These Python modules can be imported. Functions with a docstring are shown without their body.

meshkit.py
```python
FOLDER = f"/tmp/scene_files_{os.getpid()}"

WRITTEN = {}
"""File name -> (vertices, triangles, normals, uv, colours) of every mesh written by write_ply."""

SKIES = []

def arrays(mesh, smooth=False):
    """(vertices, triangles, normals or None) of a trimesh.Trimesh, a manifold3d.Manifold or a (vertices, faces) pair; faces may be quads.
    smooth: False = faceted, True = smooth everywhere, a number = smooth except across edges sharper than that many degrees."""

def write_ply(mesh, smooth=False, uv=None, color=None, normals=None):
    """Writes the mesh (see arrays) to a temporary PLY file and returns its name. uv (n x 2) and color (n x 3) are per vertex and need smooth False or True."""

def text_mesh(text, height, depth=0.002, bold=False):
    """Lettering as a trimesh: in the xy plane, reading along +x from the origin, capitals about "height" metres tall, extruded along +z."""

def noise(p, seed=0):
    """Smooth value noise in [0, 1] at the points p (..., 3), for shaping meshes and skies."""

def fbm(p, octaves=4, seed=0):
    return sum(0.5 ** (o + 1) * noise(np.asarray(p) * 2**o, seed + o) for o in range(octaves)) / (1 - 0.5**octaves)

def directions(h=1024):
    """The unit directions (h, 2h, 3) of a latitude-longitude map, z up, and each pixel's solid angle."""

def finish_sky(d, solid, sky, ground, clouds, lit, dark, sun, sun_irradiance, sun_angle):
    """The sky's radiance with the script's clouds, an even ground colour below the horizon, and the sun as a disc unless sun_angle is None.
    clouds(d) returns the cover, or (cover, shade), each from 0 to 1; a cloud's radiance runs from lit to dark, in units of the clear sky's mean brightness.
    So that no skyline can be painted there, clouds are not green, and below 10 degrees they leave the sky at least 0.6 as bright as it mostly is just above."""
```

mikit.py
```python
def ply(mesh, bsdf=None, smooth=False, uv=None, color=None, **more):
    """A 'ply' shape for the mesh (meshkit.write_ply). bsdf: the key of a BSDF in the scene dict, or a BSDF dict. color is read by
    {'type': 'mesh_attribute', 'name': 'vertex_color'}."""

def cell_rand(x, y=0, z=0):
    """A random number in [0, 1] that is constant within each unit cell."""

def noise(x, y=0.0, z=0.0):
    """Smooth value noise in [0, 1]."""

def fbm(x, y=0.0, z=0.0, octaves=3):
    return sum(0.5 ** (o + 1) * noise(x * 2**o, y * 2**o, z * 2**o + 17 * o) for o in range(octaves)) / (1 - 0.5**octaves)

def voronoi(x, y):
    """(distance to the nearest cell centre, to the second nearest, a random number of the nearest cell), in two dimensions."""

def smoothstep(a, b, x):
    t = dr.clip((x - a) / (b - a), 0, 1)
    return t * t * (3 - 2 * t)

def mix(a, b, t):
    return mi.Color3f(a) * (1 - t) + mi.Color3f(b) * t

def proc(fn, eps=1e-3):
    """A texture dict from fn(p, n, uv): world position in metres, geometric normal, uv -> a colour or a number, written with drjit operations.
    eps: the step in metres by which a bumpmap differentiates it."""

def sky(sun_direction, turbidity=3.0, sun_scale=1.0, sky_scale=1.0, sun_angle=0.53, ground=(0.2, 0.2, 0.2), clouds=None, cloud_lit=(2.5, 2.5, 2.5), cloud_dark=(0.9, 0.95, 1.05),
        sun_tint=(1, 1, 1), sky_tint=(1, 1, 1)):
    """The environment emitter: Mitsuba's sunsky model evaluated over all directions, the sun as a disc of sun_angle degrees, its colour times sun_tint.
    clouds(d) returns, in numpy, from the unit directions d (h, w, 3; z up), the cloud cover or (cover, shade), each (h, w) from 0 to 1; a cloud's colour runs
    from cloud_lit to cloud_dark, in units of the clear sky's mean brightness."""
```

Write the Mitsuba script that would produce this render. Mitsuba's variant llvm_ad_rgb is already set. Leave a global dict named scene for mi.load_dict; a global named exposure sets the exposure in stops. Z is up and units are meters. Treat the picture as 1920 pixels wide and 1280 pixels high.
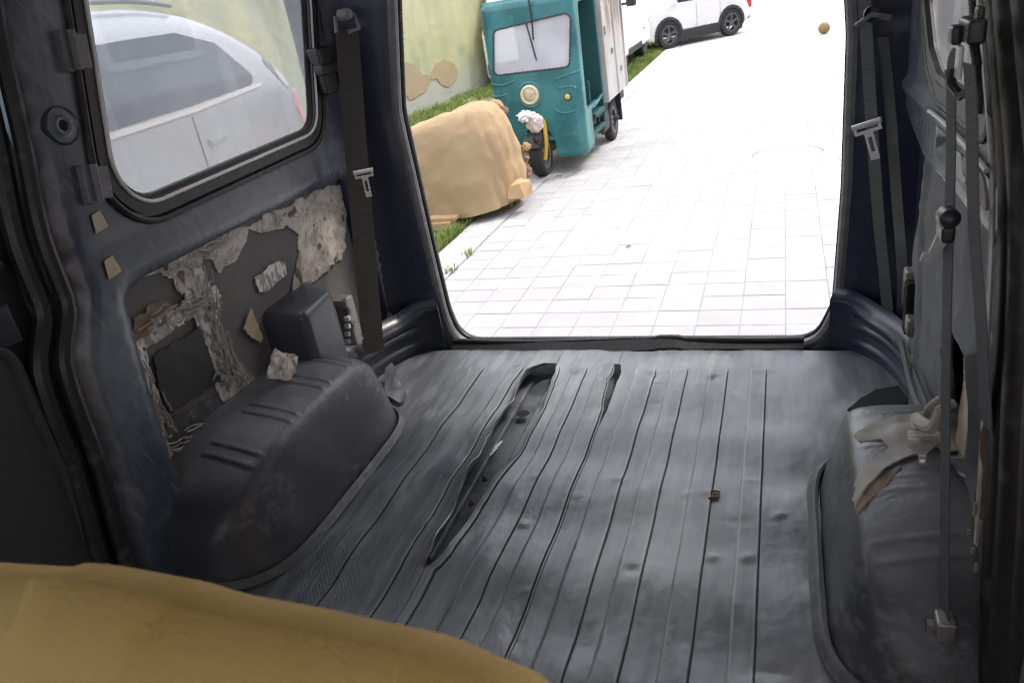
import math
import numpy as np
import trimesh
import shapely.geometry as sg
import shapely.affinity as sa
from scipy.spatial import Delaunay
import manifold3d as m3
import drjit as dr
import mitsuba as mi
import mikit
import meshkit
from mikit import noise, fbm, smoothstep, mix, cell_rand, voronoi

scene, labels = {'type': 'scene'}, {}
T = mi.ScalarTransform4f
# ------------------------------------------------------------------ camera
# van axes: x across, y towards the open tailgate, z up, van floor at z = 0, street at z = -0.65
EYE = np.array([0.0, 0.0, 0.95])
FPX = 1420.0                                   # focal length in pixels of the 1920 x 1280 picture
_Y = np.array([1470 - 960, -105 - 640, FPX]); _Y /= np.linalg.norm(_Y)
_k = (655 - 640) / FPX
_e = -_Y[0] / (_k * _Y[1] + _Y[2])
_X = np.array([1, _k * _e, _e]); _X /= np.linalg.norm(_X)
_Z = np.cross(_X, _Y)
if _Z[1] > 0: _Z = -_Z
CAMM = np.array([_X, _Y, _Z])                  # picture axes (right, down, forward) in van axes
FWD, UPV = CAMM @ [0, 0, 1.0], CAMM @ [0, -1.0, 0]
scene['camera'] = {
    'type': 'thinlens', 'fov': 2 * math.degrees(math.atan(960 / FPX)), 'fov_axis': 'x',
    'aperture_radius': 0.0017, 'focus_distance': 1.75, 'near_clip': 0.02, 'far_clip': 500.0,
    'to_world': T().look_at(origin=EYE.tolist(), target=(EYE + FWD).tolist(), up=UPV.tolist())}
# ------------------------------------------------------------------ daylight (bright overcast)
exposure = 3.72
scene['sky'] = mikit.sky((0.45, 0.35, 0.82), turbidity=3, sun_scale=0.2, sun_angle=14, clouds=lambda d: 1.0,
                         cloud_lit=(1.85, 1.9, 2.05), sun_tint=(.86, .95, 1.1))


def W(px, py, ax, val):
    """The van-space point on the plane (axis ax = val) seen at a place measured in the photograph."""
    r = CAMM @ np.array([px - 960.0, py - 640.0, FPX])
    return EYE + (val - EYE[ax]) / r[ax] * r


def yz(pts, x): return [tuple(W(a, b, 0, x)[[1, 2]]) for a, b in pts]
def xy(pts, z=0.0): return [tuple(W(a, b, 2, z)[[0, 1]]) for a, b in pts]
def xz(pts, y): return [tuple(W(a, b, 1, y)[[0, 2]]) for a, b in pts]


# ------------------------------------------------------------------ scene book-keeping
def lab(key, label=None, cat=None, group=None, kind=None):
    d = {}
    if label: d['label'] = label
    if cat: d['category'] = cat
    if group: d['group'] = group
    if kind: d['kind'] = kind
    labels[key] = {**labels.get(key, {}), **d}


def obj(key, mesh, bsdf, label=None, cat=None, group=None, kind=None, smooth=35):
    k, i = key, 0
    while k in scene:
        i += 1
        k = '%s_%03d' % (key, i)
    scene[k] = mikit.ply(mesh, bsdf, smooth=smooth)
    if label or cat or group or kind: lab(k, label, cat, group, kind)
    return k


# ------------------------------------------------------------------ modelling helpers
cat_ = trimesh.util.concatenate


def to_tm(m):
    a = m.to_mesh()
    return trimesh.Trimesh(a.vert_properties[:, :3], a.tri_verts, process=False)


def to_m3(t):
    t = trimesh.Trimesh(t.vertices, t.faces, process=True)
    return m3.Manifold(m3.Mesh(np.asarray(t.vertices, np.float32), np.asarray(t.faces, np.uint32)))


def box(x0, x1, y0, y1, z0, z1):
    b = trimesh.creation.box((x1 - x0, y1 - y0, z1 - z0))
    b.apply_translation(((x0 + x1) / 2, (y0 + y1) / 2, (z0 + z1) / 2))
    return b


def hull_r(points, r, n=1):
    s = trimesh.creation.icosphere(n, r).vertices
    return trimesh.Trimesh(np.vstack([s + np.asarray(p) for p in points])).convex_hull


def rbox(x0, x1, y0, y1, z0, z1, r=0.01, n=1):
    r = min(r, (x1 - x0) / 2.01, (y1 - y0) / 2.01, (z1 - z0) / 2.01)
    return hull_r([(x, y, z) for x in (x0 + r, x1 - r) for y in (y0 + r, y1 - r) for z in (z0 + r, z1 - r)], r, n)


def tube(pts, r, n=8, closed=False):
    p = np.asarray(pts, float)
    if closed: p = np.vstack([p, p[:1]])
    t = np.gradient(p, axis=0)
    if closed: t[0] = t[-1] = p[1] - p[-2]
    t /= np.linalg.norm(t, axis=1, keepdims=True) + 1e-12
    a = np.zeros_like(p); ref = np.array([0, 0, 1.0]) if abs(t[0, 2]) < 0.9 else np.array([1.0, 0, 0])
    for i in range(len(p)):
        v = ref - t[i] * (ref @ t[i]); v /= np.linalg.norm(v) + 1e-12
        a[i] = v; ref = v
    b = np.cross(t, a)
    ang = np.arange(n) * 2 * np.pi / n
    rr = np.broadcast_to(r, (len(p),))[:, None, None]
    v = p[:, None] + rr * (np.cos(ang)[None, :, None] * a[:, None] + np.sin(ang)[None, :, None] * b[:, None])
    m = gridmesh(np.concatenate([v, v[:, :1]], 1))
    caps = []
    if not closed:
        for row, c, fl in ((v[0], p[0], 1), (v[-1], p[-1], 0)):
            vv = np.vstack([row, c]); f = [(i, (i + 1) % n, n) for i in range(n)]
            if not fl: f = [q[::-1] for q in f]
            caps.append(trimesh.Trimesh(vv, f, process=False))
    m = cat_([m] + caps); m.merge_vertices()
    return m


def gridmesh(P):
    a, b = P.shape[:2]
    i, j = np.meshgrid(np.arange(a - 1), np.arange(b - 1), indexing='ij')
    q = np.stack([i * b + j, (i + 1) * b + j, (i + 1) * b + j + 1, i * b + j + 1], -1).reshape(-1, 4)
    return trimesh.Trimesh(P.reshape(-1, 3), np.vstack([q[:, [0, 1, 2]], q[:, [0, 2, 3]]]), process=False)


def thicken(m, t):
    """A shell of real thickness: the sheet plus its copy t behind its normals, rims closed."""
    v, f = np.asarray(m.vertices), np.asarray(m.faces)
    n = np.zeros_like(v); fn = np.cross(v[f[:, 1]] - v[f[:, 0]], v[f[:, 2]] - v[f[:, 0]])
    for k in range(3): np.add.at(n, f[:, k], fn)
    n /= np.linalg.norm(n, axis=1, keepdims=True) + 1e-15
    e = np.vstack([f[:, [0, 1]], f[:, [1, 2]], f[:, [2, 0]]])
    key = {tuple(x) for x in e.tolist()}
    rim = np.array([x for x in e.tolist() if (x[1], x[0]) not in key])
    N = len(v)
    ff = [f, f[:, ::-1] + N]
    if len(rim):
        ff += [np.stack([rim[:, 1], rim[:, 0], rim[:, 0] + N], 1), np.stack([rim[:, 1], rim[:, 0] + N, rim[:, 1] + N], 1)]
    return trimesh.Trimesh(np.vstack([v, v - n * t]), np.vstack(ff), process=False)


def dens(c, step):
    c = np.asarray(c, float); out = []
    for a, b in zip(c[:-1], c[1:]):
        k = max(1, int(np.ceil(np.linalg.norm(b - a) / step)))
        out += [a + (b - a) * i / k for i in range(k)]
    return np.array(out)


def patch(poly, fn, step, t=0.0, flip=False):
    """A sheet filling a 2-D polygon, carried into space by fn(n x 2 -> n x 3), t thick."""
    poly = sg.Polygon(poly) if not hasattr(poly, 'exterior') and not hasattr(poly, 'geoms') else poly
    if not poly.is_valid: poly = poly.buffer(0)
    if hasattr(poly, 'geoms'): poly = max(poly.geoms, key=lambda g: g.area)
    pts = [dens(poly.exterior.coords, step)] + [dens(h.coords, step) for h in poly.interiors]
    x0, y0, x1, y1 = poly.bounds
    g = np.stack(np.meshgrid(np.arange(x0, x1, step), np.arange(y0, y1, step)), -1).reshape(-1, 2)
    g = g + (np.mod(np.round((g[:, 1] - y0) / step), 2) * step / 2)[:, None] * [1, 0]
    inner = poly.buffer(-step * 0.45)
    import shapely
    pts.append(g[shapely.contains_xy(inner, g[:, 0], g[:, 1])])
    p = np.vstack(pts)
    f = Delaunay(p).simplices
    c = p[f].mean(1)
    f = f[shapely.contains_xy(poly, c[:, 0], c[:, 1])]
    a = p[f]
    cr = (a[:, 1, 0] - a[:, 0, 0]) * (a[:, 2, 1] - a[:, 0, 1]) - (a[:, 1, 1] - a[:, 0, 1]) * (a[:, 2, 0] - a[:, 0, 0])
    f[cr < 0] = f[cr < 0][:, ::-1]
    if flip: f = f[:, ::-1]
    m = trimesh.Trimesh(fn(p), f, process=False)
    return thicken(m, t) if t else m


def plate(poly, ax, a0, a1):
    """A polygon extruded along one axis. ax 0: polygon in (y, z); 1: in (x, z); 2: in (x, y)."""
    poly = sg.Polygon(poly) if not hasattr(poly, 'exterior') and not hasattr(poly, 'geoms') else poly
    if not poly.is_valid: poly = poly.buffer(0)
    ms = [trimesh.creation.extrude_polygon(g, a1 - a0, engine='earcut') for g in getattr(poly, 'geoms', [poly])]
    m = cat_(ms); v = np.array(m.vertices); w = np.empty_like(v); f = np.array(m.faces)
    if ax == 0: w[:, 1], w[:, 2], w[:, 0] = v[:, 0], v[:, 1], v[:, 2] + a0
    elif ax == 1: w[:, 0], w[:, 2], w[:, 1] = v[:, 0], v[:, 1], v[:, 2] + a0; f = f[:, ::-1]
    else: w = v + [0, 0, a0]
    return trimesh.Trimesh(w, f, process=False)


def rnd(poly, r):
    p = sg.Polygon(poly) if not hasattr(poly, 'exterior') else poly
    return p.buffer(-r, quad_segs=8).buffer(2 * r, quad_segs=8).buffer(-r, quad_segs=8)


def spline(pts, n):
    from scipy.interpolate import PchipInterpolator
    p = np.asarray(pts, float); d = np.r_[0, np.cumsum(np.linalg.norm(np.diff(p, axis=0), axis=1))]
    s = np.linspace(0, d[-1], n)
    return np.stack([PchipInterpolator(d, p[:, k])(s) for k in range(p.shape[1])], 1)


def ribbon(path, across, width, t=0.0015):
    p = np.asarray(path, float); a = np.broadcast_to(np.asarray(across, float), p.shape)
    a = a / np.linalg.norm(a, axis=1, keepdims=True)
    s = np.linspace(-0.5, 0.5, 5)
    return thicken(gridmesh(p[:, None] + s[None, :, None] * width * a[:, None]), t)


def lathe(prof, axis, c, n=32):
    m = trimesh.creation.revolve(np.asarray(prof, float), sections=n)
    R = {'z': np.eye(4), 'x': trimesh.transformations.rotation_matrix(math.pi / 2, (0, 1, 0)),
         'y': trimesh.transformations.rotation_matrix(-math.pi / 2, (1, 0, 0))}[axis]
    m.apply_transform(R); m.apply_translation(c)
    return m


def crumple(p, amp, freq, seed=0):
    return (meshkit.fbm(np.asarray(p) * freq, 4, seed) - 0.5) * 2 * amp


# ------------------------------------------------------------------ materials
def mat(name, base, rough=0.5, metallic=0.0, spec=0.5, bump=None, **more):
    c = mikit.proc(base) if callable(base) else {'type': 'rgb', 'value': list(base)}
    r = mikit.proc(rough) if callable(rough) else rough
    b = {'type': 'principled', 'base_color': c, 'roughness': r, 'metallic': metallic, 'specular': spec, **more}
    if bump: b = {'type': 'bumpmap', 'arbitrary': mikit.proc(bump[0], bump[1]), 'scale': 1.0, 'bsdf': b}
    scene[name] = {'type': 'twosided', 'bsdf': b}


def C(r, g, b): return mi.Color3f(r, g, b)


mat('m_paint', lambda p, n, uv: mix(C(.012, .015, .026), C(.035, .038, .048), smoothstep(.45, .8, fbm(p.x * 9, p.y * 9, p.z * 9))), 0.33)
mat('m_navy', lambda p, n, uv: mix(C(.022, .026, .054), C(.055, .06, .08), smoothstep(.55, .85, fbm(p.x * 11, p.y * 11, p.z * 8))), 0.3, clearcoat=0.3)


def scuffed(p, n, uv):
    a = smoothstep(.36, .78, .7 * fbm(p.x * 3, p.y * 5, p.z * 4, 2) + .3 * fbm(p.x * 60, p.y * 90, p.z * 40, 4))
    s = smoothstep(.62, .75, noise(p.x * 30, p.y * 130 + p.z * 40, p.z * 22)) * smoothstep(.4, .6, noise(p.x * 5, p.y * 9, p.z * 9))
    c = mix(C(.040, .049, .074), C(.115, .130, .160), a)
    return mix(c, C(.2, .2, .21), 0.25 * s)


mat('m_scuffed', scuffed, lambda p, n, uv: 0.20 + 0.2 * fbm(p.x * 8, p.y * 12, p.z * 12), clearcoat=0.7, spec=0.7)
mat('m_rubber', lambda p, n, uv: mix(C(.012, .012, .013), C(.04, .04, .04), smoothstep(.55, .8, fbm(p.x * 30, p.y * 30, p.z * 30))), 0.45)
mat('m_plastic', (.02, .02, .022), 0.38)
mat('m_trimgrey', lambda p, n, uv: mix(C(.10, .103, .11), C(.19, .19, .2), fbm(p.x * 40, p.y * 40, p.z * 40)), 0.5)


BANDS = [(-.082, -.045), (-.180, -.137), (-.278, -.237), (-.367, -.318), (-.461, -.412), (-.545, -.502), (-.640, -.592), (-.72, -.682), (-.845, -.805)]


def mat_col(p, n, uv):
    d = fbm(p.x * 5, p.y * 4, 3.0, 4)
    s = fbm(p.x * 60, p.y * 9, 1.0, 3)
    c = mix(C(.066, .071, .082), C(.145, .151, .165), smoothstep(.3, .75, .6 * d + .4 * s))
    brown = smoothstep(.5, .75, fbm(p.x * 3 + 9, p.y * 3, 7.0)) * smoothstep(-.15, .1, p.x) * smoothstep(1.25, .8, p.y)
    c = mix(c, C(.145, .133, .12), brown * .8)
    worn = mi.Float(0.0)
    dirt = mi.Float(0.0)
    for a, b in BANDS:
        worn = dr.maximum(worn, dr.exp(-dr.square((uv.x - a - .0005) / .0018)))  # pale line along the left edge of each rib
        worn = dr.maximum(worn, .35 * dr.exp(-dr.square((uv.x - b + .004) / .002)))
        dirt = dr.maximum(dirt, dr.exp(-dr.square((uv.x - b - .0004) / .0010)))  # thin dark line along the right edge of each rib
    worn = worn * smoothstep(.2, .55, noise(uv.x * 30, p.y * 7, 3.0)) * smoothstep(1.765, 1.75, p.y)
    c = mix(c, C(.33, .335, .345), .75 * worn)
    scuff = smoothstep(.6, .8, fbm(p.x * 22, p.y * 5, 11.0, 4))
    c = mix(c, C(.19, .195, .205), .5 * scuff)
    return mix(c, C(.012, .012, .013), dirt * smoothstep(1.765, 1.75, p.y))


def mat_rough(p, n, uv):
    return 0.25 + 0.2 * fbm(p.x * 14, p.y * 8, 5.0, 3)


def mat_bump(p, n, uv):
    side = dr.maximum(smoothstep(-.72, -.78, p.x), smoothstep(0.0, .05, p.x) * 0.7)
    d = dr.sin((p.x + p.y * 0.8) * 760.0) * 0.00024
    return d * side + 0.00045 * fbm(p.x * 120, p.y * 90, 2.0, 3) + 0.0016 * noise(p.x * 16, p.y * 11, 4.0)


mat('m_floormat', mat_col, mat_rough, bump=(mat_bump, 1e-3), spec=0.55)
def archcol(p, n, uv):
    c = mix(C(.035, .037, .045), C(.075, .076, .084), smoothstep(.35, .8, fbm(p.x * 8, p.y * 8, p.z * 8, 4)))
    d = smoothstep(.72, .97, n.z) * (.35 + .65 * fbm(p.x * 11, p.y * 11, 4.0, 4))  # dust tone on upward faces, strengthened to paint the light missing there
    c = mix(c, C(.23, .23, .235), .85 * d)
    s = smoothstep(.45, .7, fbm(p.x * 60, p.y * 60, p.z * 60, 3)) * smoothstep(.5, .7, noise(p.x * 9, p.y * 9, p.z * 9))
    return mix(c, C(.15, .15, .155), .4 * s)


mat('m_archcover', archcol, lambda p, n, uv: .30 + .22 * fbm(p.x * 10, p.y * 10, p.z * 10, 3), spec=.65,
    bump=(lambda p, n, uv: 0.0005 * noise(p.x * 260, p.y * 260, p.z * 260), 8e-4))
mat('m_boxnavy', lambda p, n, uv: mix(C(.045, .048, .07), C(.085, .09, .11), fbm(p.x * 12, p.y * 12, p.z * 12, 4)), 0.32, clearcoat=0.3)
mat('m_pad', (.032, .033, .036), .55)
mat('m_film', (.075, .075, .08), .18, bump=(lambda p, n, uv: 0.006 * fbm(p.y * 60, p.z * 45, p.x * 60, 3), 1e-3))
mat('m_board', lambda p, n, uv: mix(C(.12, .115, .117), C(.18, .172, .17), fbm(p.x * 15, p.y * 15, p.z * 15, 4)), 0.9)


def glue(p, n, uv):
    f = fbm(p.x * 30, p.y * 30, p.z * 34, 4)
    c = mix(C(.36, .325, .285), C(.58, .545, .50), smoothstep(.3, .65, f))
    warp = fbm(p.y * 14, p.z * 14, 2.0, 3)
    l1 = dr.abs(noise(p.y * 90 + 10 * warp, p.z * 26 + 6 * warp, 3.0) - .5)
    l2 = dr.abs(noise(p.y * 60 - p.z * 40 + 9 * warp, p.z * 50 + p.y * 20, 8.0) - .5)
    c = mix(c, C(.13, .11, .095), .75 * smoothstep(.07, .0, l1))
    c = mix(c, C(.60, .57, .52), .5 * smoothstep(.05, .0, l2))
    hole = smoothstep(.84, .88, noise(p.y * 34, p.z * 34, 9.0))
    return mix(c, C(.06, .045, .035), 0.8 * hole)


mat('m_glue', glue, 0.85, bump=(lambda p, n, uv: 0.002 * fbm(p.y * 90, p.z * 60, p.x * 60, 3), 1e-3))
mat('m_gluewhite', lambda p, n, uv: mix(C(.26, .25, .235), C(.62, .6, .57), smoothstep(.38, .6, fbm(p.y * 110, p.z * 60, 2.0, 3))), 0.32,
    bump=(lambda p, n, uv: 0.004 * fbm(p.y * 80, p.z * 50, p.x * 60, 3), 1e-3))
mat('m_brownpaper', lambda p, n, uv: mix(C(.17, .12, .085), C(.3, .22, .17), fbm(p.x * 40, p.y * 40, p.z * 40)), 0.8)
mat('m_tape', lambda p, n, uv: mix(C(.38, .30, .20), C(.55, .46, .33), fbm(p.x * 60, p.y * 60, p.z * 60)), 0.6)
mat('m_felt', lambda p, n, uv: mix(C(.095, .098, .11), C(.15, .15, .158), fbm(p.x * 20, p.y * 20, p.z * 20, 4)), 0.8)
mat('m_foam', lambda p, n, uv: mix(C(.34, .27, .19), C(.55, .48, .39), fbm(p.x * 22, p.y * 22, p.z * 22, 4)), 0.9,
    bump=(lambda p, n, uv: 0.003 * fbm(p.x * 70, p.y * 70, p.z * 70, 3), 1e-3))
mat('m_vinylback', lambda p, n, uv: mix(C(.25, .235, .205), C(.44, .42, .38), fbm(p.x * 16, p.y * 16, p.z * 16, 4)), 0.75)
mat('m_webbing', lambda p, n, uv: mix(C(.028, .026, .027), C(.05, .047, .046), noise(p.x * 60, p.y * 60, p.z * 400)), 0.75)
mat('m_webgrey', lambda p, n, uv: mix(C(.05, .052, .06), C(.078, .08, .088), noise(p.x * 60, p.y * 60, p.z * 400)), 0.7)
mat('m_chrome', (.72, .72, .72), 0.25, metallic=1.0)
mat('m_steel', lambda p, n, uv: mix(C(.30, .29, .28), C(.14, .09, .06), smoothstep(.5, .75, fbm(p.x * 50, p.y * 50, p.z * 50))), 0.45, metallic=0.6)
mat('m_rust', lambda p, n, uv: mix(C(.035, .03, .028), C(.15, .085, .05), fbm(p.x * 30, p.y * 30, p.z * 30, 4)), 0.8)
mat('m_underfloor', lambda p, n, uv: mix(C(.055, .062, .076), C(.105, .112, .128), smoothstep(.35, .65, fbm(p.x * 20, p.y * 20, 1.0, 4))), 0.5)
mat('m_void', (.01, .01, .01), 0.9)
mat('m_seat', lambda p, n, uv: mix(C(.44, .285, .088), C(.50, .335, .115), .6 * fbm(p.x * 12, p.y * 12, p.z * 12) + .4 * noise(p.x * 420, p.y * 420, p.z * 420)), 0.85, sheen=0.3,
    bump=(lambda p, n, uv: .0006 * noise(p.x * 500, p.y * 500, p.z * 500), 5e-4))
mat('m_roofliner', (.42, .42, .44), 0.9)
mat('m_nickel', (.62, .62, .61), 0.4, metallic=0.25)
mat('m_doortrim', (.22, .22, .23), 0.7)
mat('m_white', lambda p, n, uv: mix(C(.68, .68, .68), C(.78, .78, .77), fbm(p.x * 3, p.y * 3, p.z * 3)), 0.35, clearcoat=0.5)
mat('m_silver', (.30, .31, .335), 0.28, metallic=0.6, clearcoat=0.6)
mat('m_carglass', (.015, .025, .04), 0.08, spec=0.35)
mat('m_cladding', (.035, .036, .04), 0.6)
mat('m_tyre', (.025, .025, .026), 0.8)
mat('m_rim', (.12, .12, .13), 0.4, metallic=0.5)
mat('m_rimsilver', (.4, .4, .42), 0.3, metallic=0.8)
mat('m_red', (.45, .02, .025), 0.2, clearcoat=0.8)
mat('m_redclear', (.6, .12, .12), 0.15, clearcoat=0.8)


def teal(p, n, uv):
    d = fbm(p.x * 6, p.y * 6, p.z * 4, 4)
    c = mix(C(.010, .105, .12), C(.03, .17, .18), smoothstep(.3, .7, d))
    return mix(c, C(.09, .2, .2), 0.4 * smoothstep(.6, .8, fbm(p.x * 14, p.y * 14, p.z * 14, 4)))


mat('m_teal', teal, 0.3, clearcoat=0.4)
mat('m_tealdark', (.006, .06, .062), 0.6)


def boxpaint(p, n, uv):
    c = mix(C(.36, .355, .36), C(.48, .475, .475), fbm(p.x * 5, p.y * 5, p.z * 3))
    r = smoothstep(.46, .64, fbm(p.x * 9, p.y * 9, p.z * 1.6, 4)) * smoothstep(.0, .55, p.z + .2 * fbm(p.y * 7, 1.0, 2.0))
    g = smoothstep(.42, .62, noise(p.y * 24, p.z * 5, 2.0)) * smoothstep(.30, .62, p.z)
    c = mix(c, C(.36, .25, .13), 0.5 * r)
    return mix(c, C(.12, .13, .16), 0.7 * g)


mat('m_boxpaint', boxpaint, 0.5)
mat('m_yellow', (.55, .33, .03), 0.4)
mat('m_cream', (.62, .55, .38), 0.25)
mat('m_lampglass', lambda p, n, uv: mix(C(.38, .32, .2), C(.55, .47, .32), noise(p.x * 60, p.z * 60, 0.0)), 0.12, clearcoat=1.0)
mat('m_amber', (.5, .36, .12), 0.2, clearcoat=1.0)


def wallcol(p, n, uv):
    c = mix(C(.30, .31, .16), C(.43, .43, .275), fbm(p.y * .9, p.z * 1.3, 0.0, 4))
    st = smoothstep(.48, .72, fbm(p.y * 3.2, p.z * .7, 4.0, 4))
    c = mix(c, C(.27, .29, .2), 0.6 * st)
    run = smoothstep(.55, .75, noise(p.y * 5.5, p.z * .5, 6.0)) * smoothstep(.3, .6, fbm(p.y * 2, p.z * 2, 3.0))
    c = mix(c, C(.24, .25, .17), .35 * run)
    damp = smoothstep(.55, .0, p.z + .65 - 0.5 * fbm(p.y * 1.5, 1.0, 2.0))
    c = mix(c, C(.33, .34, .30), damp)
    return mix(c, C(.2, .22, .16), smoothstep(.62, .72, fbm(p.y * 1.1, p.z * 2.4, 8.0, 4)) * .35)


mat('m_wall', wallcol, 0.9, bump=(lambda p, n, uv: 0.01 * fbm(p.y * 9, p.z * 9, 0.0, 3), 3e-3))
mat('m_plaster', lambda p, n, uv: mix(C(.28, .225, .14), C(.33, .27, .175), fbm(p.y * 6, p.z * 6, 0.0)), 0.9)
mat('m_pinkwall', lambda p, n, uv: mix(C(.46, .40, .37), C(.56, .50, .47), fbm(p.y * .8, p.z * .8, 0.0, 4)), 0.9)


def paver(p, n, uv):
    ix, iy = dr.floor((p.x + 2.05) / .205), dr.floor(p.y / .18)
    k = cell_rand(ix, iy, 3)
    c = mix(C(.345, .343, .35), C(.41, .408, .415), k)
    c = mix(c, C(.33, .318, .325), smoothstep(.4, .75, fbm(p.x * .9, p.y * .6, 0.0)) * .7)
    return c * (0.88 + 0.2 * fbm(p.x * 9, p.y * 9, 2.0, 4))


mat('m_paver', paver, 0.75)
mat('m_joint', lambda p, n, uv: mix(C(.235, .24, .25), C(.30, .305, .315), fbm(p.x * 4, p.y * 4, 0.0)), 0.9)
mat('m_kerb', lambda p, n, uv: mix(C(.33, .325, .33), C(.42, .41, .415), fbm(p.x * 6, p.y * 6, 0.0, 4)), 0.85)
mat('m_soil', lambda p, n, uv: mix(C(.10, .11, .05), C(.2, .18, .11), fbm(p.x * 3, p.y * 3, 0.0, 4)), 0.95)
mat('m_iron', lambda p, n, uv: mix(C(.34, .34, .345), C(.40, .40, .405), fbm(p.x * 9, p.y * 9, 0.0)), 0.6)
mat('m_grass', lambda p, n, uv: mix(C(.09, .16, .03), C(.24, .30, .07), fbm(p.x * 3, p.y * 3, 1.0, 3)), 0.7)
mat('m_tan', lambda p, n, uv: mix(C(.31, .215, .12), C(.38, .275, .165), fbm(p.x * 3, p.y * 3, p.z * 3, 3)), 0.85)
mat('m_carton', lambda p, n, uv: mix(C(.36, .22, .11), C(.52, .36, .2), fbm(p.x * 8, p.y * 8, p.z * 8, 3)), 0.8)
mat('m_plasticwhite', (.5, .43, .43), 0.4)
mat('m_brown', (.16, .08, .05), 0.7)
mat('m_ball', (.24, .17, .07), 0.7)
scene['m_glass'] = {'type': 'thindielectric', 'int_ior': 1.5}


def dust(p, n, uv):
    a = fbm(p.x * 6, p.y * 7, p.z * 7, 4)
    streak = smoothstep(.5, .75, noise(p.y * 22, p.z * 3, 5.0))
    return dr.clip(0.13 + 0.26 * a + 0.10 * streak, 0, 1)


scene['m_glarescreen'] = {'type': 'blendbsdf', 'weight': mikit.proc(lambda p, n, uv: dr.clip(.58 + .3 * fbm(p.x * 4, p.z * 5, 1.0, 3), 0, 1)), 'a': {'type': 'ref', 'id': 'm_glass'},  # pale diffuse layer paints the sky reflection onto the windscreen
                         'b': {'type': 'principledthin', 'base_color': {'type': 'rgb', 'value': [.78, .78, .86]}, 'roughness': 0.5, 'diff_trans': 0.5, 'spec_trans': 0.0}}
scene['m_dustyglass'] = {'type': 'blendbsdf', 'weight': mikit.proc(dust),
                         'a': {'type': 'ref', 'id': 'm_glass'},
                         'b': {'type': 'principledthin', 'base_color': {'type': 'rgb', 'value': [.72, .75, .8]}, 'roughness': 0.7, 'diff_trans': 1.5, 'spec_trans': 0.0}}

# ================================================================== THE VAN
V = 'van'
lab(V, 'worn dark blue van seen from inside its stripped load space, rear opening uncovered', 'van')
XL, XR, YR = -1.12, 0.25, 1.90
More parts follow.
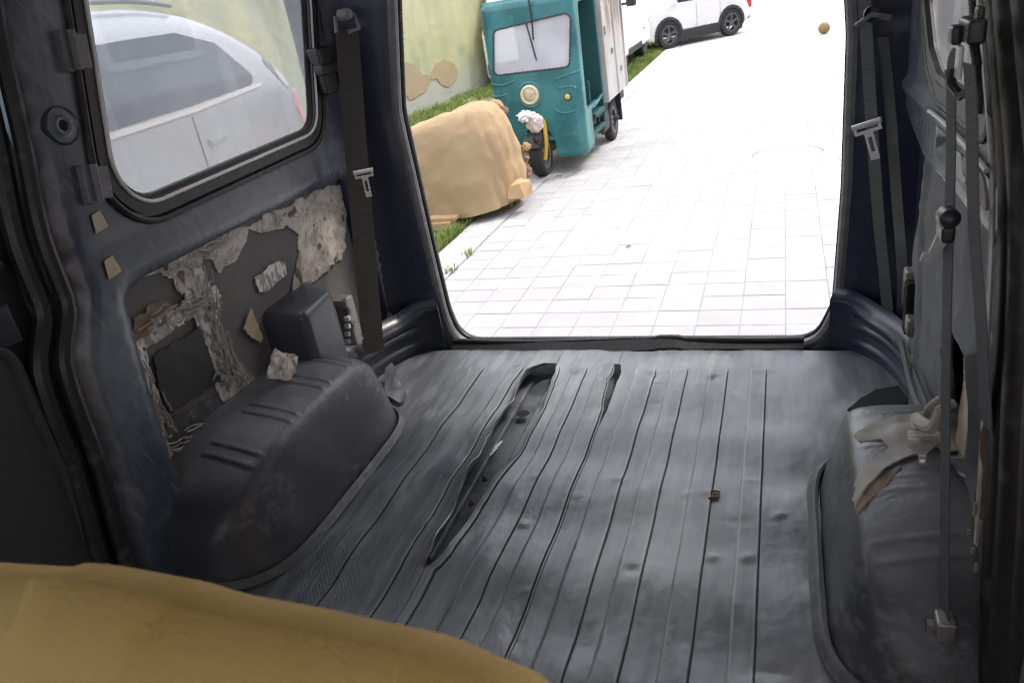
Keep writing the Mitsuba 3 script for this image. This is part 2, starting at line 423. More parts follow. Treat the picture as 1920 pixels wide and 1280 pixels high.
# ---- roof, metal floor, front half
obj(V + '__roof_panel', cat_([box(-1.24, .38, -1.75, 1.99, 1.27, 1.30)] + [rbox(-1.1, .24, y, y + .05, 1.245, 1.272, .01) for y in (-.9, -.2, .5, 1.2)]), 'm_roofliner')
obj(V + '__metal_floor', cat_([box(-1.24, .38, -1.75, 1.98, -.07, -.034)] +
                             [rbox(x - .022, x + .022, .45, 1.76, -.034, -.018, .006) for x in np.arange(-.95, .05, .092)]), 'm_underfloor')
obj(V + '__front_floor_carpet', box(-1.2, .34, -1.74, .40, -.026, -.006), 'm_cladding')
frontwall = box(-1.24, .38, -1.78, -1.752, -.07, .62)
obj(V + '__front_bulkhead', frontwall, 'm_plastic')
for s, x0, x1 in ((0, -1.255, -1.20), (1, .33, .385)):
    side = sg.box(-1.75, -.07, .62, 1.27).difference(rnd([(-1.4, .68), (.50, .68), (.50, 1.16), (-1.2, 1.16)], .05))
    if s: side = side.difference(sg.box(-.55, -.03, .60, 1.22))          # unseen doorway cut open to let light onto the left wall
    obj(V + '__door_panel', plate(side, 0, x0, x1), 'm_doortrim')

# ---- left body side: inner skin with window opening and the cut-out where the liner was torn off
hole_win = rnd([(1.035, .705), (1.70, .715), (1.875, 1.18), (1.165, 1.18)], .07)
edge_px = [(15, -60), (20, 0), (73, 255), (120, 467), (153, 553), (150, 673), (171, 746), (204, 834), (250, 1000), (275, 1075)]
edgeL = spline(yz(edge_px, XL), 40)
hole_rec = rnd([(1.04, .575), (1.40, .575), (1.78, .565), (1.86, .53), (1.86, .12), (1.5, .05), (1.0, .05), (.945, .22), (.965, .42), (.985, .56)], .03)
skinL = sg.Polygon([tuple(p) for p in edgeL] + [(.85, -.02), (1.905, -.02), (1.905, 1.262), (edgeL[0][0], 1.262)])
skin = skinL.difference(hole_win.buffer(.028)).difference(hole_rec)


def bodyL(p):
    d = (meshkit.fbm(np.c_[p * 5, np.zeros(len(p))], 3, 4) - .5) * .0025
    lip = np.array([skinL.exterior.distance(sg.Point(*q)) for q in p])
    inner = np.array([hole_rec.distance(sg.Point(*q)) for q in p])
    roll = .022 * np.clip(1 - lip / .03, 0, 1) ** 2 * (p[:, 0] < 1.2) + .012 * np.clip(1 - inner / .02, 0, 1) ** 2
    groove = .006 * np.exp(-((p[:, 1] - (.655 + .02 * (p[:, 0] - 1))) / .012) ** 2)
    return np.c_[XL + d - roll - groove, p]


obj(V + '__body_side', patch(skin, bodyL, .016, .004), 'm_scuffed', smooth=40)
obj(V + '__outer_skin', plate(sg.box(.60, -.07, 1.98, 1.27).difference(sg.box(.985, .60, 1.972, 1.25)), 0, -1.27, -1.245), 'm_navy')
# window
def ring_pts(poly, n=200):
    return np.array([q.coords[0] for q in poly.exterior.interpolate(np.linspace(0, 1, n + 1)[:-1], normalized=True)])


def ring(poly, x, r, n=200, k=8):
    q = ring_pts(poly, n)
    return tube(np.c_[np.full(len(q), x), q], r, k, True)


wk = obj(V + '__side_window', plate(hole_win.buffer(.034).difference(hole_win.buffer(.002)), 0, -1.138, XL + .006), 'm_plastic')
scene[V + '__side_window__pane'] = mikit.ply(patch(hole_win.buffer(.004), lambda p: np.c_[np.full(len(p), -1.132), p], .06), 'm_dustyglass', smooth=False)
obj(V + '__side_window__highlight_line', ring(hole_win.buffer(.0095), XL + .0075, .0036), 'm_nickel')  # bright ring added as the gloss highlight along the frame
obj(V + '__side_window__gasket', cat_([ring(hole_win.buffer(.001), -1.128, .008), ring(hole_win.buffer(.045), XL + .003, .007)]), 'm_rubber')


def hingeblock(y, z, tilt=-.2):
    m = cat_([rbox(-.016, .026, -.026, .026, -.045, .045, .008, 2), rbox(-.02, .012, -.048, -.02, -.055, .05, .006),
              lathe([(0, -.05), (.011, -.05), (.011, .05), (0, .05)], 'z', (.02, -.02, 0), 12)])
    m.apply_scale(.62); m.apply_transform(trimesh.transformations.rotation_matrix(tilt, (1, 0, 0)))
    m.apply_translation((XL + .008, y, z)); return m


for (a, b) in ((152, 95), (192, 342)):
    y, z = W(a, b, 0, -1.1)[1:]
    h = obj(V + '__side_window__hinge', hingeblock(y, z), 'm_trimgrey')
y, z = W(606, 132, 0, -1.1)[1:]
lt = cat_([rbox(-.02, .02, -.035, .03, -.06, .055, .008), rbox(.0, .03, -.045, .05, -.012, .014, .006), tube([(.02, .02, .01), (.035, .06, -.01), (.02, .09, -.03)], .008)])
lt.apply_translation((XL + .01, y + .015, z)); obj(V + '__side_window__latch', lt, 'm_plastic')
# recessed liner board with the remains of the torn-off covering
XB = -1.185
rb = hole_rec.buffer(.03)
obj(V + '__liner_board', patch(rb, lambda p: np.c_[XB + crumple(np.c_[p, p[:, :1] * 0], .006, 7, 2), p], .02, .004), 'm_board')


def residue(key, px, mat_, amp=.006, off=.006, seed=0, step=.007, x=-1.178, rag=.008, lift=0.0, label=None, t=.0025):
    q = np.array(yz(px, x)); poly = sg.Polygon(q).buffer(0)
    c = dens(np.vstack([np.array(poly.exterior.coords)]), .0035)
    nrm = c - np.array(poly.centroid.coords[0]); nrm /= np.linalg.norm(nrm, axis=1, keepdims=True) + 1e-9
    c = c + nrm * ((crumple(np.c_[c, c[:, :1] * 0], rag, 55, seed + 3) + crumple(np.c_[c, c[:, :1] * 0], rag * .6, 160, seed + 5)) * 1.6)[:, None]
    poly = sg.Polygon(c).buffer(0)

    def f(p):
        w = np.c_[p, np.full(len(p), seed * 1.7)]
        e = np.clip(np.array([poly.exterior.distance(sg.Point(*k)) for k in p]) / .02, 0, 1)
        return np.c_[XB + off + abs(crumple(w, amp, 28, seed)) * (.4 + .6 * e) + crumple(w, amp * .5, 90, seed + 1) + lift * (1 - e), p]
    return obj(key, patch(poly, f, step, t), mat_, label=label)


LB = V + '__liner_board'
residue(LB + '__torn_lining', [(545, 385), (600, 355), (642, 345), (650, 400), (648, 478), (600, 520), (555, 552), (548, 540), (560, 480), (562, 440), (548, 428), (520, 430), (490, 438), (468, 428), (500, 400)], 'm_glue', .005, .005, 1)
residue(LB + '__torn_lining', [(262, 520), (300, 492), (370, 462), (440, 430), (470, 424), (455, 470), (440, 490), (410, 512), (400, 488), (380, 480), (376, 520), (352, 560), (335, 545), (325, 520), (298, 512)], 'm_glue', .006, .006, 2)
residue(LB + '__glue_smear', [(362, 478), (396, 535), (410, 600), (428, 655), (455, 720), (478, 770), (425, 778), (402, 720), (384, 655), (362, 590), (346, 555)], 'm_gluewhite', .007, .007, 3)
residue(LB + '__glue_smear', [(244, 622), (300, 588), (350, 562), (408, 532), (416, 556), (366, 594), (302, 636), (248, 664)], 'm_gluewhite', .006, .007, 4)
residue(LB + '__glue_smear', [(238, 640), (272, 650), (284, 700), (300, 765), (322, 800), (350, 790), (330, 840), (298, 852), (262, 772), (242, 702)], 'm_gluewhite', .008, .006, 5)
residue(LB + '__glue_smear', [(300, 818), (380, 792), (440, 752), (482, 745), (450, 798), (382, 842), (306, 868)], 'm_gluewhite', .008, .006, 6)
residue(LB + '__tape_strip', [(478, 520), (520, 488), (536, 494), (538, 514), (502, 545), (487, 548)], 'm_gluewhite', .003, .007, 7, rag=.003)
residue(LB + '__torn_label', [(452, 615), (468, 575), (476, 600), (490, 630), (486, 642), (470, 634)], 'm_tape', .004, .012, 8, step=.005, rag=.003, label='cream scrap of torn label')
residue(LB + '__tape_strip', [(378, 548), (402, 535), (406, 552), (384, 562)], 'm_gluewhite', .003, .009, 9, step=.005, rag=.003)
residue(LB + '__tape_strip', [(385, 575), (408, 562), (411, 574), (390, 585)], 'm_gluewhite', .003, .009, 10, step=.005, rag=.003)
residue(LB + '__brown_paper', [(514, 652), (560, 668), (552, 716), (500, 708)], 'm_glue', .014, .105, 11, step=.006, rag=.003, x=-1.08)
residue(LB + '__brown_paper', [(250, 600), (300, 560), (330, 580), (300, 615), (250, 640)], 'm_brownpaper', .008, .008, 12, step=.006, rag=.006)
residue(LB + '__glue_smear', [(412, 696), (452, 682), (506, 738), (475, 782), (436, 772)], 'm_gluewhite', .008, .008, 13)
tr_ = np.random.default_rng(12); ths = []
for path_, n_t in (([(375, 490), (395, 590), (420, 670), (455, 760)], 34), ([(250, 640), (320, 590), (405, 550)], 26), ([(245, 655), (275, 740), (320, 820)], 26), ([(310, 835), (390, 805), (470, 762)], 26), ([(430, 700), (470, 730), (500, 745)], 20), ([(290, 500), (370, 470), (440, 440)], 24), ([(400, 720), (420, 690), (440, 740)], 16)):
    cen = spline(yz(path_, -1.178), 60)
    for _ in range(n_t):
        k0 = tr_.integers(0, 44); seg = cen[k0:k0 + tr_.integers(8, 16)][::2] + tr_.normal(0, .011, 2)
        seg = seg + np.cumsum(tr_.normal(0, .0022, seg.shape), 0)
        ths.append(tube(np.c_[XB + .016 + tr_.uniform(0, .006) + tr_.normal(0, .001, len(seg)), seg], tr_.uniform(.0009, .0026), 5))
obj(LB + '__glue_threads', cat_(ths), 'm_vinylback', kind='stuff')
# soft black pad inside the frame of glue
residue(LB + '__wrinkled_film', [(306, 792), (398, 742), (432, 758), (402, 802), (322, 848)], 'm_film', .006, .010, 15, rag=.004)
pad = residue(LB + '__black_pad', [(284, 665), (372, 612), (398, 690), (412, 712), (318, 775), (300, 740)], 'm_pad', .004, .012, 14, step=.01, rag=.003)
# sheet-metal box over the filler behind the wheel arch
obj(V + '__metal_box', hull_r([(-1.2, 1.40, .12), (-1.2, 1.40, .325), (-1.092, 1.41, .12), (-1.092, 1.41, .32), (-1.2, 1.57, .12), (-1.2, 1.58, .33), (-1.10, 1.52, .12), (-1.10, 1.52, .325)], .022, 2), 'm_boxnavy', smooth=60)
# paper tape and the round hole in the front post
for i, (a, b, w, h) in enumerate(((185, 416, .026, .034), (209, 501, .028, .036))):
    y, z = W(a, b, 0, XL + .004)[1:]
    q = sg.Polygon([(-w / 2, -h / 2), (w / 2 + .003, -h / 2 + .004), (w / 2 - .002, h / 2), (-w / 2 + .004, h / 2 - .003)])
    obj(V + '__body_side__tape_patch', patch(q, lambda p: np.c_[XL + .0045 + crumple(np.c_[p, p[:, :1]], .003, 60, i), p[:, 0] + y, p[:, 1] + z], .005, .0012), 'm_tape', label='upper beige tape patch on the post' if i == 0 else 'lower beige tape patch on the post')
y, z = W(115, 236, 0, XL)[1:]
obj(V + '__body_side__round_boss', lathe([(.0075, -.004), (.009, .004), (.014, .0045), (.018, .002), (.027, .002), (.030, .005), (.032, .0), (.032, -.01)], 'x', (XL + .001, y, z), 32), 'm_scuffed')
obj(V + '__body_side__bolt_hole', lathe([(0, .0015), (.0078, .0015), (.008, -.004)], 'x', (XL + .001, y, z), 20), 'm_void')
# door seals along the post
eL = np.c_[np.full(40, XL - .02), edgeL]
obj(V + '__door_seal', cat_([tube(eL + [0.004, -.018, 0], .014, 10), tube(eL + [-.02, -.045, 0], .018, 10)]), 'm_rubber')
# ---- sliding door at far left
dw = rnd([(-.5, .655), (.775, .655), (.78, .73), (.70, 1.17), (-.4, 1.17)], .012)
door = sg.Polygon([(.60, -.05), (.79, -.05), (.835, .3), (.84, .62), (.88, .9), (.93, 1.262), (.60, 1.262)]).union(sg.box(.3, -.05, .62, 1.262)).difference(dw)
SD = obj(V + '__sliding_door', plate(door, 0, -1.205, -1.18), 'm_plastic', label='dark sliding door at the far left edge')
card = rnd([(.25, .06), (.735, .06), (.765, .3), (.77, .56), (.70, .60), (.25, .60)], .05)
obj(SD + '__trim_card', cat_([plate(card, 0, -1.181, -1.165), ring(card, -1.166, .010)]), 'm_cladding')
obj(SD + '__window_sill', cat_([tube(np.c_[np.full(30, -1.172), np.linspace(.3, .82, 30), np.full(30, .685)], .012), tube(np.c_[np.full(30, -1.175), np.linspace(.3, .80, 30), np.full(30, .655)], .006)]), 'm_plastic')
obj(SD + '__handle_cup', rbox(-1.176, -1.158, .74, .80, .56, .63, .008), 'm_paint')
obj(SD + '__pane', patch(dw.buffer(.01), lambda p: np.c_[np.full(len(p), -1.195), p], .1), 'm_dustyglass', smooth=False)

# ---- rear frame
open_xz = rnd([(-.955, -.004), (.075, -.004), (.118, .10), (.132, .40), (.134, .75), (.10, 1.17), (-.86, 1.17), (-.935, .98), (-.988, .70), (-.982, .30), (-.975, .10)], .07)
frame = sg.box(-1.21, -.07, .38, 1.27).difference(open_xz)


def framef(p):
    d = np.array([open_xz.distance(sg.Point(*q)) for q in p])
    return np.c_[p[:, 0], YR + .03 * np.exp(-d / .03) - .05 * np.clip((d - .05) / .12, 0, 1) ** 2, p[:, 1]]


RF = obj(V + '__rear_frame', patch(frame, framef, .018, .004), 'm_navy', smooth=40)
obj(V + '__rear_frame__outer_frame', plate(sg.box(-1.165, -.07, .40, 1.30).difference(open_xz.buffer(.006)), 1, 1.955, 1.985), 'm_navy')
rp = ring_pts(open_xz.buffer(.012), 260)
wob = crumple(np.c_[rp, rp[:, :1]], .0025, 4, 3)
obj(V + '__rear_frame__weather_strip', tube(np.c_[rp[:, 0], 1.932 + wob, rp[:, 1] + .4 * wob], .016, 10, True), 'm_trimgrey')
rp2 = ring_pts(open_xz.buffer(.002), 260)
obj(V + '__rear_frame__inner_lip', tube(np.c_[rp2[:, 0], np.full(260, 1.957), rp2[:, 1]], .007, 8, True), 'm_rubber')
# loose black seal lying along the sill
sx = np.linspace(-.955, .045, 60)
sz = .012 + .006 * np.sin(sx * 7) * np.sin(sx * 3) + .004 * (np.abs(sx + .3) < .03)
s_t = ribbon(np.c_[sx, 1.885 + .008 * np.sin(sx * 5 + 1), sz], (0, .75, .5), .036, .006)
obj(V + '__sill_seal', cat_([s_t, tube(np.c_[sx, 1.90 + .004 * np.sin(sx * 9), sz + .006], .0085, 8)]), 'm_rubber')
# pressed corner panels at the foot of both rear posts (horizontal ribs)
for s in (0, 1):
    if s: P0, P1, P2 = np.array([.105, 1.885]), np.array([.235, 1.865]), np.array([.262, 1.58])
    else: P0, P1, P2 = np.array([-.975, 1.885]), np.array([-1.10, 1.875]), np.array([-1.135, 1.60])
    tt = np.linspace(0, 1, 40)[:, None]
    arc = (1 - tt) ** 2 * P0 + 2 * tt * (1 - tt) * P1 + tt ** 2 * P2
    zz = np.linspace(-.01, .155, 45)
    rib = .011 * sum(np.exp(-((zz - c) / .009) ** 2) for c in (.03, .075, .12))
    fade = np.clip((tt[:, 0] - .12) / .3, 0, 1) if s else np.clip((tt[:, 0] - .2) / .3, 0, 1)
    top = .03 * np.clip((zz - .13) / .025, 0, 1) ** 2
    dirn = np.array([-.55, -.85]) if s else np.array([.55, -.85])
    off = (rib[None] * (.15 + .85 * fade[:, None]) - top[None])
    zt = zz[None] - .02 * fade[:, None] * (zz[None] > .1)
    G = np.stack([arc[:, None, 0] + dirn[0] * off, arc[:, None, 1] + dirn[1] * off, np.broadcast_to(zt, off.shape)], -1)
    obj(V + '__corner_panel', thicken(gridmesh(G), .004), 'm_navy' if s else 'm_paint', smooth=50)

# ---- right body side
edgeR = spline(yz([(1836, -260), (1840, -60), (1844, 0), (1854, 120), (1868, 330), (1866, 480), (1858, 640), (1852, 800), (1842, 960), (1836, 1100), (1836, 1290)], XR), 40)
hw = rnd([(1.14, .715), (1.50, .70), (1.66, .73), (1.78, .88), (1.86, 1.18), (1.22, 1.18)], .06)
hw = rnd([(.9, .722), (1.50, .705), (1.60, .735), (1.69, .81), (1.80, 1.18), (.90, 1.18)], .04).intersection(sg.Polygon([tuple(p) for p in edgeR] + [(1.905, -.02), (1.905, 1.262)]).buffer(-.03))
skR = sg.Polygon([tuple(p) for p in edgeR] + [(1.905, -.02), (1.905, 1.262)])
tornh = rnd(yz([(1801, 608), (1818, 640), (1838, 668), (1842, 760), (1838, 860), (1788, 860), (1780, 800), (1794, 730), (1790, 660)], XR), .003)
upper = sg.Polygon([(.9, .560), (1.10, .572), (1.63, .545), (1.72, .56), (1.905, .6), (1.905, 1.262), (.9, 1.262)]).intersection(skR).difference(hw.buffer(.03))


def bodyR(p):
    d = (meshkit.fbm(np.c_[p * 5, np.ones(len(p))], 3, 6) - .5) * .006
    led = .012 * np.exp(-((p[:, 1] - (.655 - .02 * (p[:, 0] - 1))) / .014) ** 2) - .014 * np.exp(-((p[:, 1] - (.615 - .02 * (p[:, 0] - 1))) / .016) ** 2) * (p[:, 0] < 1.5)
    return np.c_[XR + d - led, p]


obj(V + '__body_side', patch(upper, bodyR, .014, .004, flip=True), 'm_scuffed', smooth=40)
fp = sg.Polygon([(.9, -.02), (.9, .555), (1.10, .567), (1.63, .540), (1.70, .22), (1.62, .06), (1.6, -.02)]).intersection(skR).difference(tornh)
tl = np.array(tornh.exterior.coords)


def felt(p):
    d = np.array([tornh.distance(sg.Point(*q)) for q in p])
    return np.c_[XR + .004 - .022 * np.exp(-d / .018) + crumple(np.c_[p, p[:, :1]], .006, 9, 5) - .010 * np.exp(-((p[:, 0] - (1.56 + .1 * (p[:, 1] - .2))) / .012) ** 2), p]


LP = obj(V + '__lining_panel', patch(fp, felt, .014, .005, flip=True), 'm_felt', smooth=50, label='grey felt lining panel with a torn hole')
obj(LP + '__bare_foam', patch(tornh.buffer(.06), lambda p: np.c_[XR + .004 + .03 * np.clip((p[:, 0] - 1.165) / .04, 0, 1) + crumple(np.c_[p, p[:, :1]], .006, 20, 8), p], .008, .004, flip=True), 'm_foam')
rem = sg.box(1.6, -.02, 1.905, .62).intersection(skR).difference(fp.buffer(.006))
obj(V + '__post_panel', patch(rem, lambda p: np.c_[XR + .03 + crumple(np.c_[p, p[:, :1]], .004, 6, 1), p], .02, .004, flip=True), 'm_navy')
obj(V + '__outer_skin', plate(sg.box(.60, -.07, 1.98, 1.27).difference(sg.box(.86, .655, 1.905, 1.25)), 0, .365, .385), 'm_navy')
rw = obj(V + '__side_window', plate(hw.buffer(.036).difference(hw.buffer(.002)).intersection(sg.box(0, 0, 3, 1.2).intersection(skR.buffer(.02))), 0, XR - .004, XR + .010), 'm_trimgrey')
obj(rw + '__gasket', cat_([ring(hw.buffer(.0), XR + .0, .011), ring(hw.buffer(.04), XR + .0, .007)]), 'm_rubber')
obj(rw + '__pane', patch(hw.buffer(.004), lambda p: np.c_[np.full(len(p), XR + .006), p], .06), 'm_dustyglass', smooth=False)
# bright tube painting the glint along the ledge under the window
obj(V + '__body_side_001__ledge_glint', tube(spline([W(1742, 208, 0, .236), W(1790, 250, 0, .236), W(1850, 320, 0, .236)], 24), .0035), 'm_nickel')
for px, m_ in (([(1788, 272), (1806, 292), (1815, 348), (1793, 328)], 'm_navy'), ([(1806, 290), (1824, 302), (1825, 352), (1816, 346)], 'm_vinylback'), ([(1832, 300), (1848, 335), (1852, 400), (1838, 375)], 'm_vinylback')):
    q = rnd(yz(px, .24), .004)
    obj(V + '__body_side_001__access_hole', patch(q, lambda p: np.c_[.238 + crumple(np.c_[p, p[:, :1]], .003, 40, 2), p], .01, .003, flip=True), m_)
# front post at the right edge: rolled seal plus dark column
eR = np.c_[np.full(40, XR + .018), edgeR]
obj(V + '__post_trim', tube(eR + [-.022, .002, 0], .004, 8), 'm_nickel')
obj(V + '__door_seal', cat_([tube(eR + [.004, -.022, 0], .020, 12), tube(eR + [-.004, -.062, 0], .026, 12), tube(eR + [-.014, -.105, 0], .024, 12), tube(eR + [-.012, -.150, 0], .026, 12), tube(eR + [.0, -.2, 0], .03, 12)]), 'm_rubber')
colp = sg.Polygon([tuple(p - [.02, 0]) for p in edgeR] + [tuple(p - [.26, 0]) for p in edgeR[::-1]])
obj(V + '__front_post', plate(colp, 0, XR - .002, XR + .1), 'm_paint')
obj(V + '__front_post__step_trim', cat_([rbox(.245, .36, .45, .73, -.02, .34, .012, 2)]), 'm_scuffed')
# retractor cavity and small brackets on the right rear post
y0 = 1.70
for i, (px, py, w_, h_) in enumerate(((1722, 520, .02, .02), (1722, 575, .018, .06), (1725, 610, .02, .02), (1718, 545, .014, .03))):
    q = W(px, py, 0, XR + .015)
    obj(V + '__bracket', rbox(XR - .012, XR + .03, q[1] - w_, q[1] + w_, q[2] - h_, q[2] + h_, .006), ('m_steel', 'm_void', 'm_steel', 'm_plastic')[i])
q = W(1707, 20, 0, XR)
# exposed rusty rail low on the right, with the strap anchor
obj(V + '__rusty_rail', cat_([patch(sg.Polygon([(.85, -.02), (.99, -.02), (1.0, .1), (.985, .2), (.99, .3), (.965, .36), (.94, .33), (.90, .2), (.86, .08)]), lambda p: np.c_[XR - .006 + crumple(np.c_[p, p[:, :1]], .014, 16, 3), p], .01, .004, flip=True)]), 'm_rust')
for y, z, h in ((.90, .2, .05), (.93, .22, .03), (.915, .15, .04), (.945, .17, .02), (.89, .13, .06)):
    obj(V + '__rusty_rail__paint_flake', rbox(.236, .241, y + .015, y + .019, z, z + h * .7, .0015), 'm_vinylback')

# ---- moulded covers over the wheel arches
def arch(side):
    """Half a loaf against the wall: inner face, rounded shoulder, flat top with pressed double ribs."""
    xin = .282 if side == 'L' else .238
    yc, L = (1.19, .345) if side == 'L' else (1.095, .305)
    u = np.linspace(-1, 1, 340)               # along the van
    v = np.linspace(0, 1, 90)                 # from the inner foot over the shoulder to the wall
    y = yc + L * np.sign(u) * (1 - (1 - np.abs(u)) ** 1.6)
    uu = (y - yc) / L
    hf = np.where(uu > 0, (1 - np.abs(uu) ** 4.2) ** (1 / 2.6), (1 - np.abs(uu) ** (3.2 if side == 'L' else 2.4)) ** (1 / (2.0 if side == 'L' else 1.75)))
    wf = (1 - np.abs(uu) ** 6) ** (1 / 3)
    a = v * 1.0
    # cross-section (distance from wall d, height h), unit scaled
    sec = spline([(1.0, 0), (.965, .25), (.92, .52), (.875, .74), (.845, .85), (.80, .92), (.72, .955), (.5, .985), (.25, 1.0), (0, 1.0)], 90)
    H = .222 if side == 'L' else .19
    d = sec[None, :, 0] * (.10 + .90 * wf[:, None]) * xin
    h = sec[None, :, 1] * hf[:, None] * H
    Y = np.broadcast_to(y[:, None], d.shape).copy()
    ribs = np.zeros_like(d)
    for c in (-.52, -.12, .28, .62):
        for o in (-.015, .015):
            ribs += .0048 * np.exp(-((Y - (yc + c * L + o - .035 * (d / xin - .55))) / .006) ** 2)
    m_ = (np.clip((sec[:, 1] - .80) / .1, 0, 1) * np.clip((sec[:, 0] - .30) / .06, 0, 1) * np.clip((.80 - sec[:, 0]) / .06, 0, 1))[None] * (1 if side == 'L' else .3)
    h = h + ribs * m_ * np.clip(hf * 3 - 1.5, 0, 1)[:, None]
    h = h + crumple(np.stack([d, Y, h], -1).reshape(-1, 3), .0045, 8, 5).reshape(h.shape) * np.clip(h / .1, 0, 1)
    if side == 'L': X = -1.20 + d
    else: X = .30 - d
    P = np.stack([X, Y, h], -1)
    m = gridmesh(P)
    m = thicken(m, .004) if side == 'R' else thicken(trimesh.Trimesh(m.vertices, m.faces[:, ::-1], process=False), .004)
    foot = P[:, 0]
    return m, foot


for s, side in enumerate('LR'):
    m, foot = arch(side)
    k = obj(V + '__wheel_arch_cover', m, 'm_archcover', smooth=50, label='left wheel arch cover, intact, dusty and painted lighter on top' if s == 0 else 'right wheel arch cover with its lining torn off the top')
    sgn = 1 if s == 0 else -1
    f = foot.copy(); f[:, 0] += sgn * .007; f[:, 2] = .006
    f = f[2:-2]
    nrm = np.gradient(f[:, :2], axis=0); nrm = np.c_[nrm[:, 1], -nrm[:, 0]]; nrm /= np.linalg.norm(nrm, axis=1, keepdims=True) + 1e-9
    if (nrm[:, 0].mean() * sgn) < 0: nrm = -nrm
    w = np.array([0, .004, .008, .012, .016]) * (1 if s == 0 else 1.25); hz = np.array([.016, .019, .015, .009, .0045])
    G = np.concatenate([f[:, None, :2] + nrm[:, None] * w[None, :, None], np.broadcast_to(hz[None, :, None], (len(f), 5, 1))], -1)
    lip = gridmesh(G if s == 1 else G[::-1])
    obj(k + '__rim', thicken(lip, .003), 'm_archcover', smooth=60)
# torn vinyl hanging over the right cover, pale side up
ARR = V + '__wheel_arch_cover_001'


def over_right(p, off=.008, amp=.008, seed=0):
    """(x, y) plan position carried on to the top of the right cover."""
    yc, L = 1.095, .305
    uu = np.clip((p[:, 1] - yc) / L, -1, 1)
    hf = np.where(uu > 0, (1 - np.abs(uu) ** 4.2) ** (1 / 2.6), (1 - np.abs(uu) ** 2.4) ** (1 / 1.75))
    dd = np.clip((.30 - p[:, 0]) / .238, 0, 1)
    sec = np.array([(0, 1.0), (.25, 1.0), (.5, .985), (.72, .94), (.80, .92), (.845, .85), (.875, .74), (.92, .52), (.965, .25), (1, 0)])
    h = np.interp(dd, sec[:, 0], sec[:, 1]) * hf * .19
    return np.c_[p, h + off + abs(crumple(np.c_[p, p[:, :1] * 0], amp, 16, seed)) + crumple(np.c_[p, p[:, :1] * 0], amp * .4, 50, seed + 1)]


def torn(px, z, mat_, off=.008, amp=.008, seed=0, key='__torn_vinyl', step=.009):
    obj(ARR + key, patch(xy(px, z), lambda p: over_right(p, off, amp, seed), step, .003), mat_)


torn([(1600, 802), (1640, 785), (1700, 776), (1760, 768), (1815, 790), (1815, 852), (1770, 846), (1745, 836), (1720, 850), (1680, 862), (1640, 892), (1592, 930), (1576, 908), (1625, 862), (1668, 834), (1652, 818), (1612, 816)], .195, 'm_vinylback', .008, .012, 1)
torn([(1700, 830), (1750, 815), (1760, 850), (1738, 870), (1732, 890), (1722, 888), (1718, 868), (1700, 855)], .195, 'm_gluewhite', .028, .008, 3)
torn([(1795, 865), (1815, 880), (1810, 910), (1792, 900)], .195, 'm_gluewhite', .02, .006, 5)
torn([(1600, 905), (1650, 880), (1690, 870), (1660, 905), (1610, 935)], .195, 'm_brownpaper', .007, .006, 6)
# rolled shreds between the felt and the cover
pts = [W(1705, 770, 0, .225), W(1740, 765, 0, .21), W(1765, 745, 0, .225)]
obj(ARR + '__torn_vinyl', cat_([tube(spline(pts, 20), np.linspace(.009, .005, 20)), tube(spline([W(1720, 785, 0, .2), W(1760, 770, 0, .2), W(1790, 755, 0, .22)], 20), np.linspace(.011, .006, 20))]), 'm_vinylback')
pts = [W(1712, 700, 0, .235), W(1725, 735, 0, .23), W(1735, 770, 0, .22)]
obj(V + '__lining_panel__torn_edge', cat_([tube(spline([W(1690, 640, 0, .24), W(1703, 700, 0, .235), W(1728, 770, 0, .225)], 24), .006), ribbon(spline(pts, 16), (0, 1, .2), .03, .003)]), 'm_felt')

# ================================================================== RUBBER FLOOR MAT
bands = BANDS
xs = set(np.round(np.arange(-1.16, .262, .006), 5).tolist())
for a, b in bands:
    for q in (a - .005, a - .003, a - .001, a + .002, a + .004, b - .003, b - .0008, b - .0002, b + .0003, b + .001, b + .0018, b + .004): xs.add(round(q, 5))
US, US2 = -.606, -.4055
for u_ in (US, US2):
    xs |= {round(u_ + q, 5) for q in (-.012, -.008, -.005, -.0025, 0, .0025, .005, .008, .012)}
xs = np.array(sorted(xs)); ys = np.arange(.30, 1.872, .0075)
tl_ = np.array(xy([(1041, 683), (1012, 700), (985, 725), (950, 785), (920, 835), (900, 885), (875, 925), (850, 968), (825, 1010), (808, 1045), (797, 1068)]))
tr_ = np.array(xy([(1044, 688), (1042, 705), (1035, 730), (1010, 790), (975, 850), (930, 908), (890, 960), (860, 1003), (830, 1045), (812, 1063), (799, 1069)]))
t2l = np.array(xy([(1154, 684), (1150, 700), (1140, 728), (1134, 750), (1129, 775), (1123, 796)]))
t2r = np.array(xy([(1164, 686), (1164, 700), (1153, 730), (1144, 752), (1133, 778), (1124, 797)]))


def edge(c, us):
    o = np.argsort(c[:, 1]); return np.interp(ys, c[o, 1], c[o, 0])


def env(c):
    return (ys > c[:, 1].min()) & (ys < c[:, 1].max())


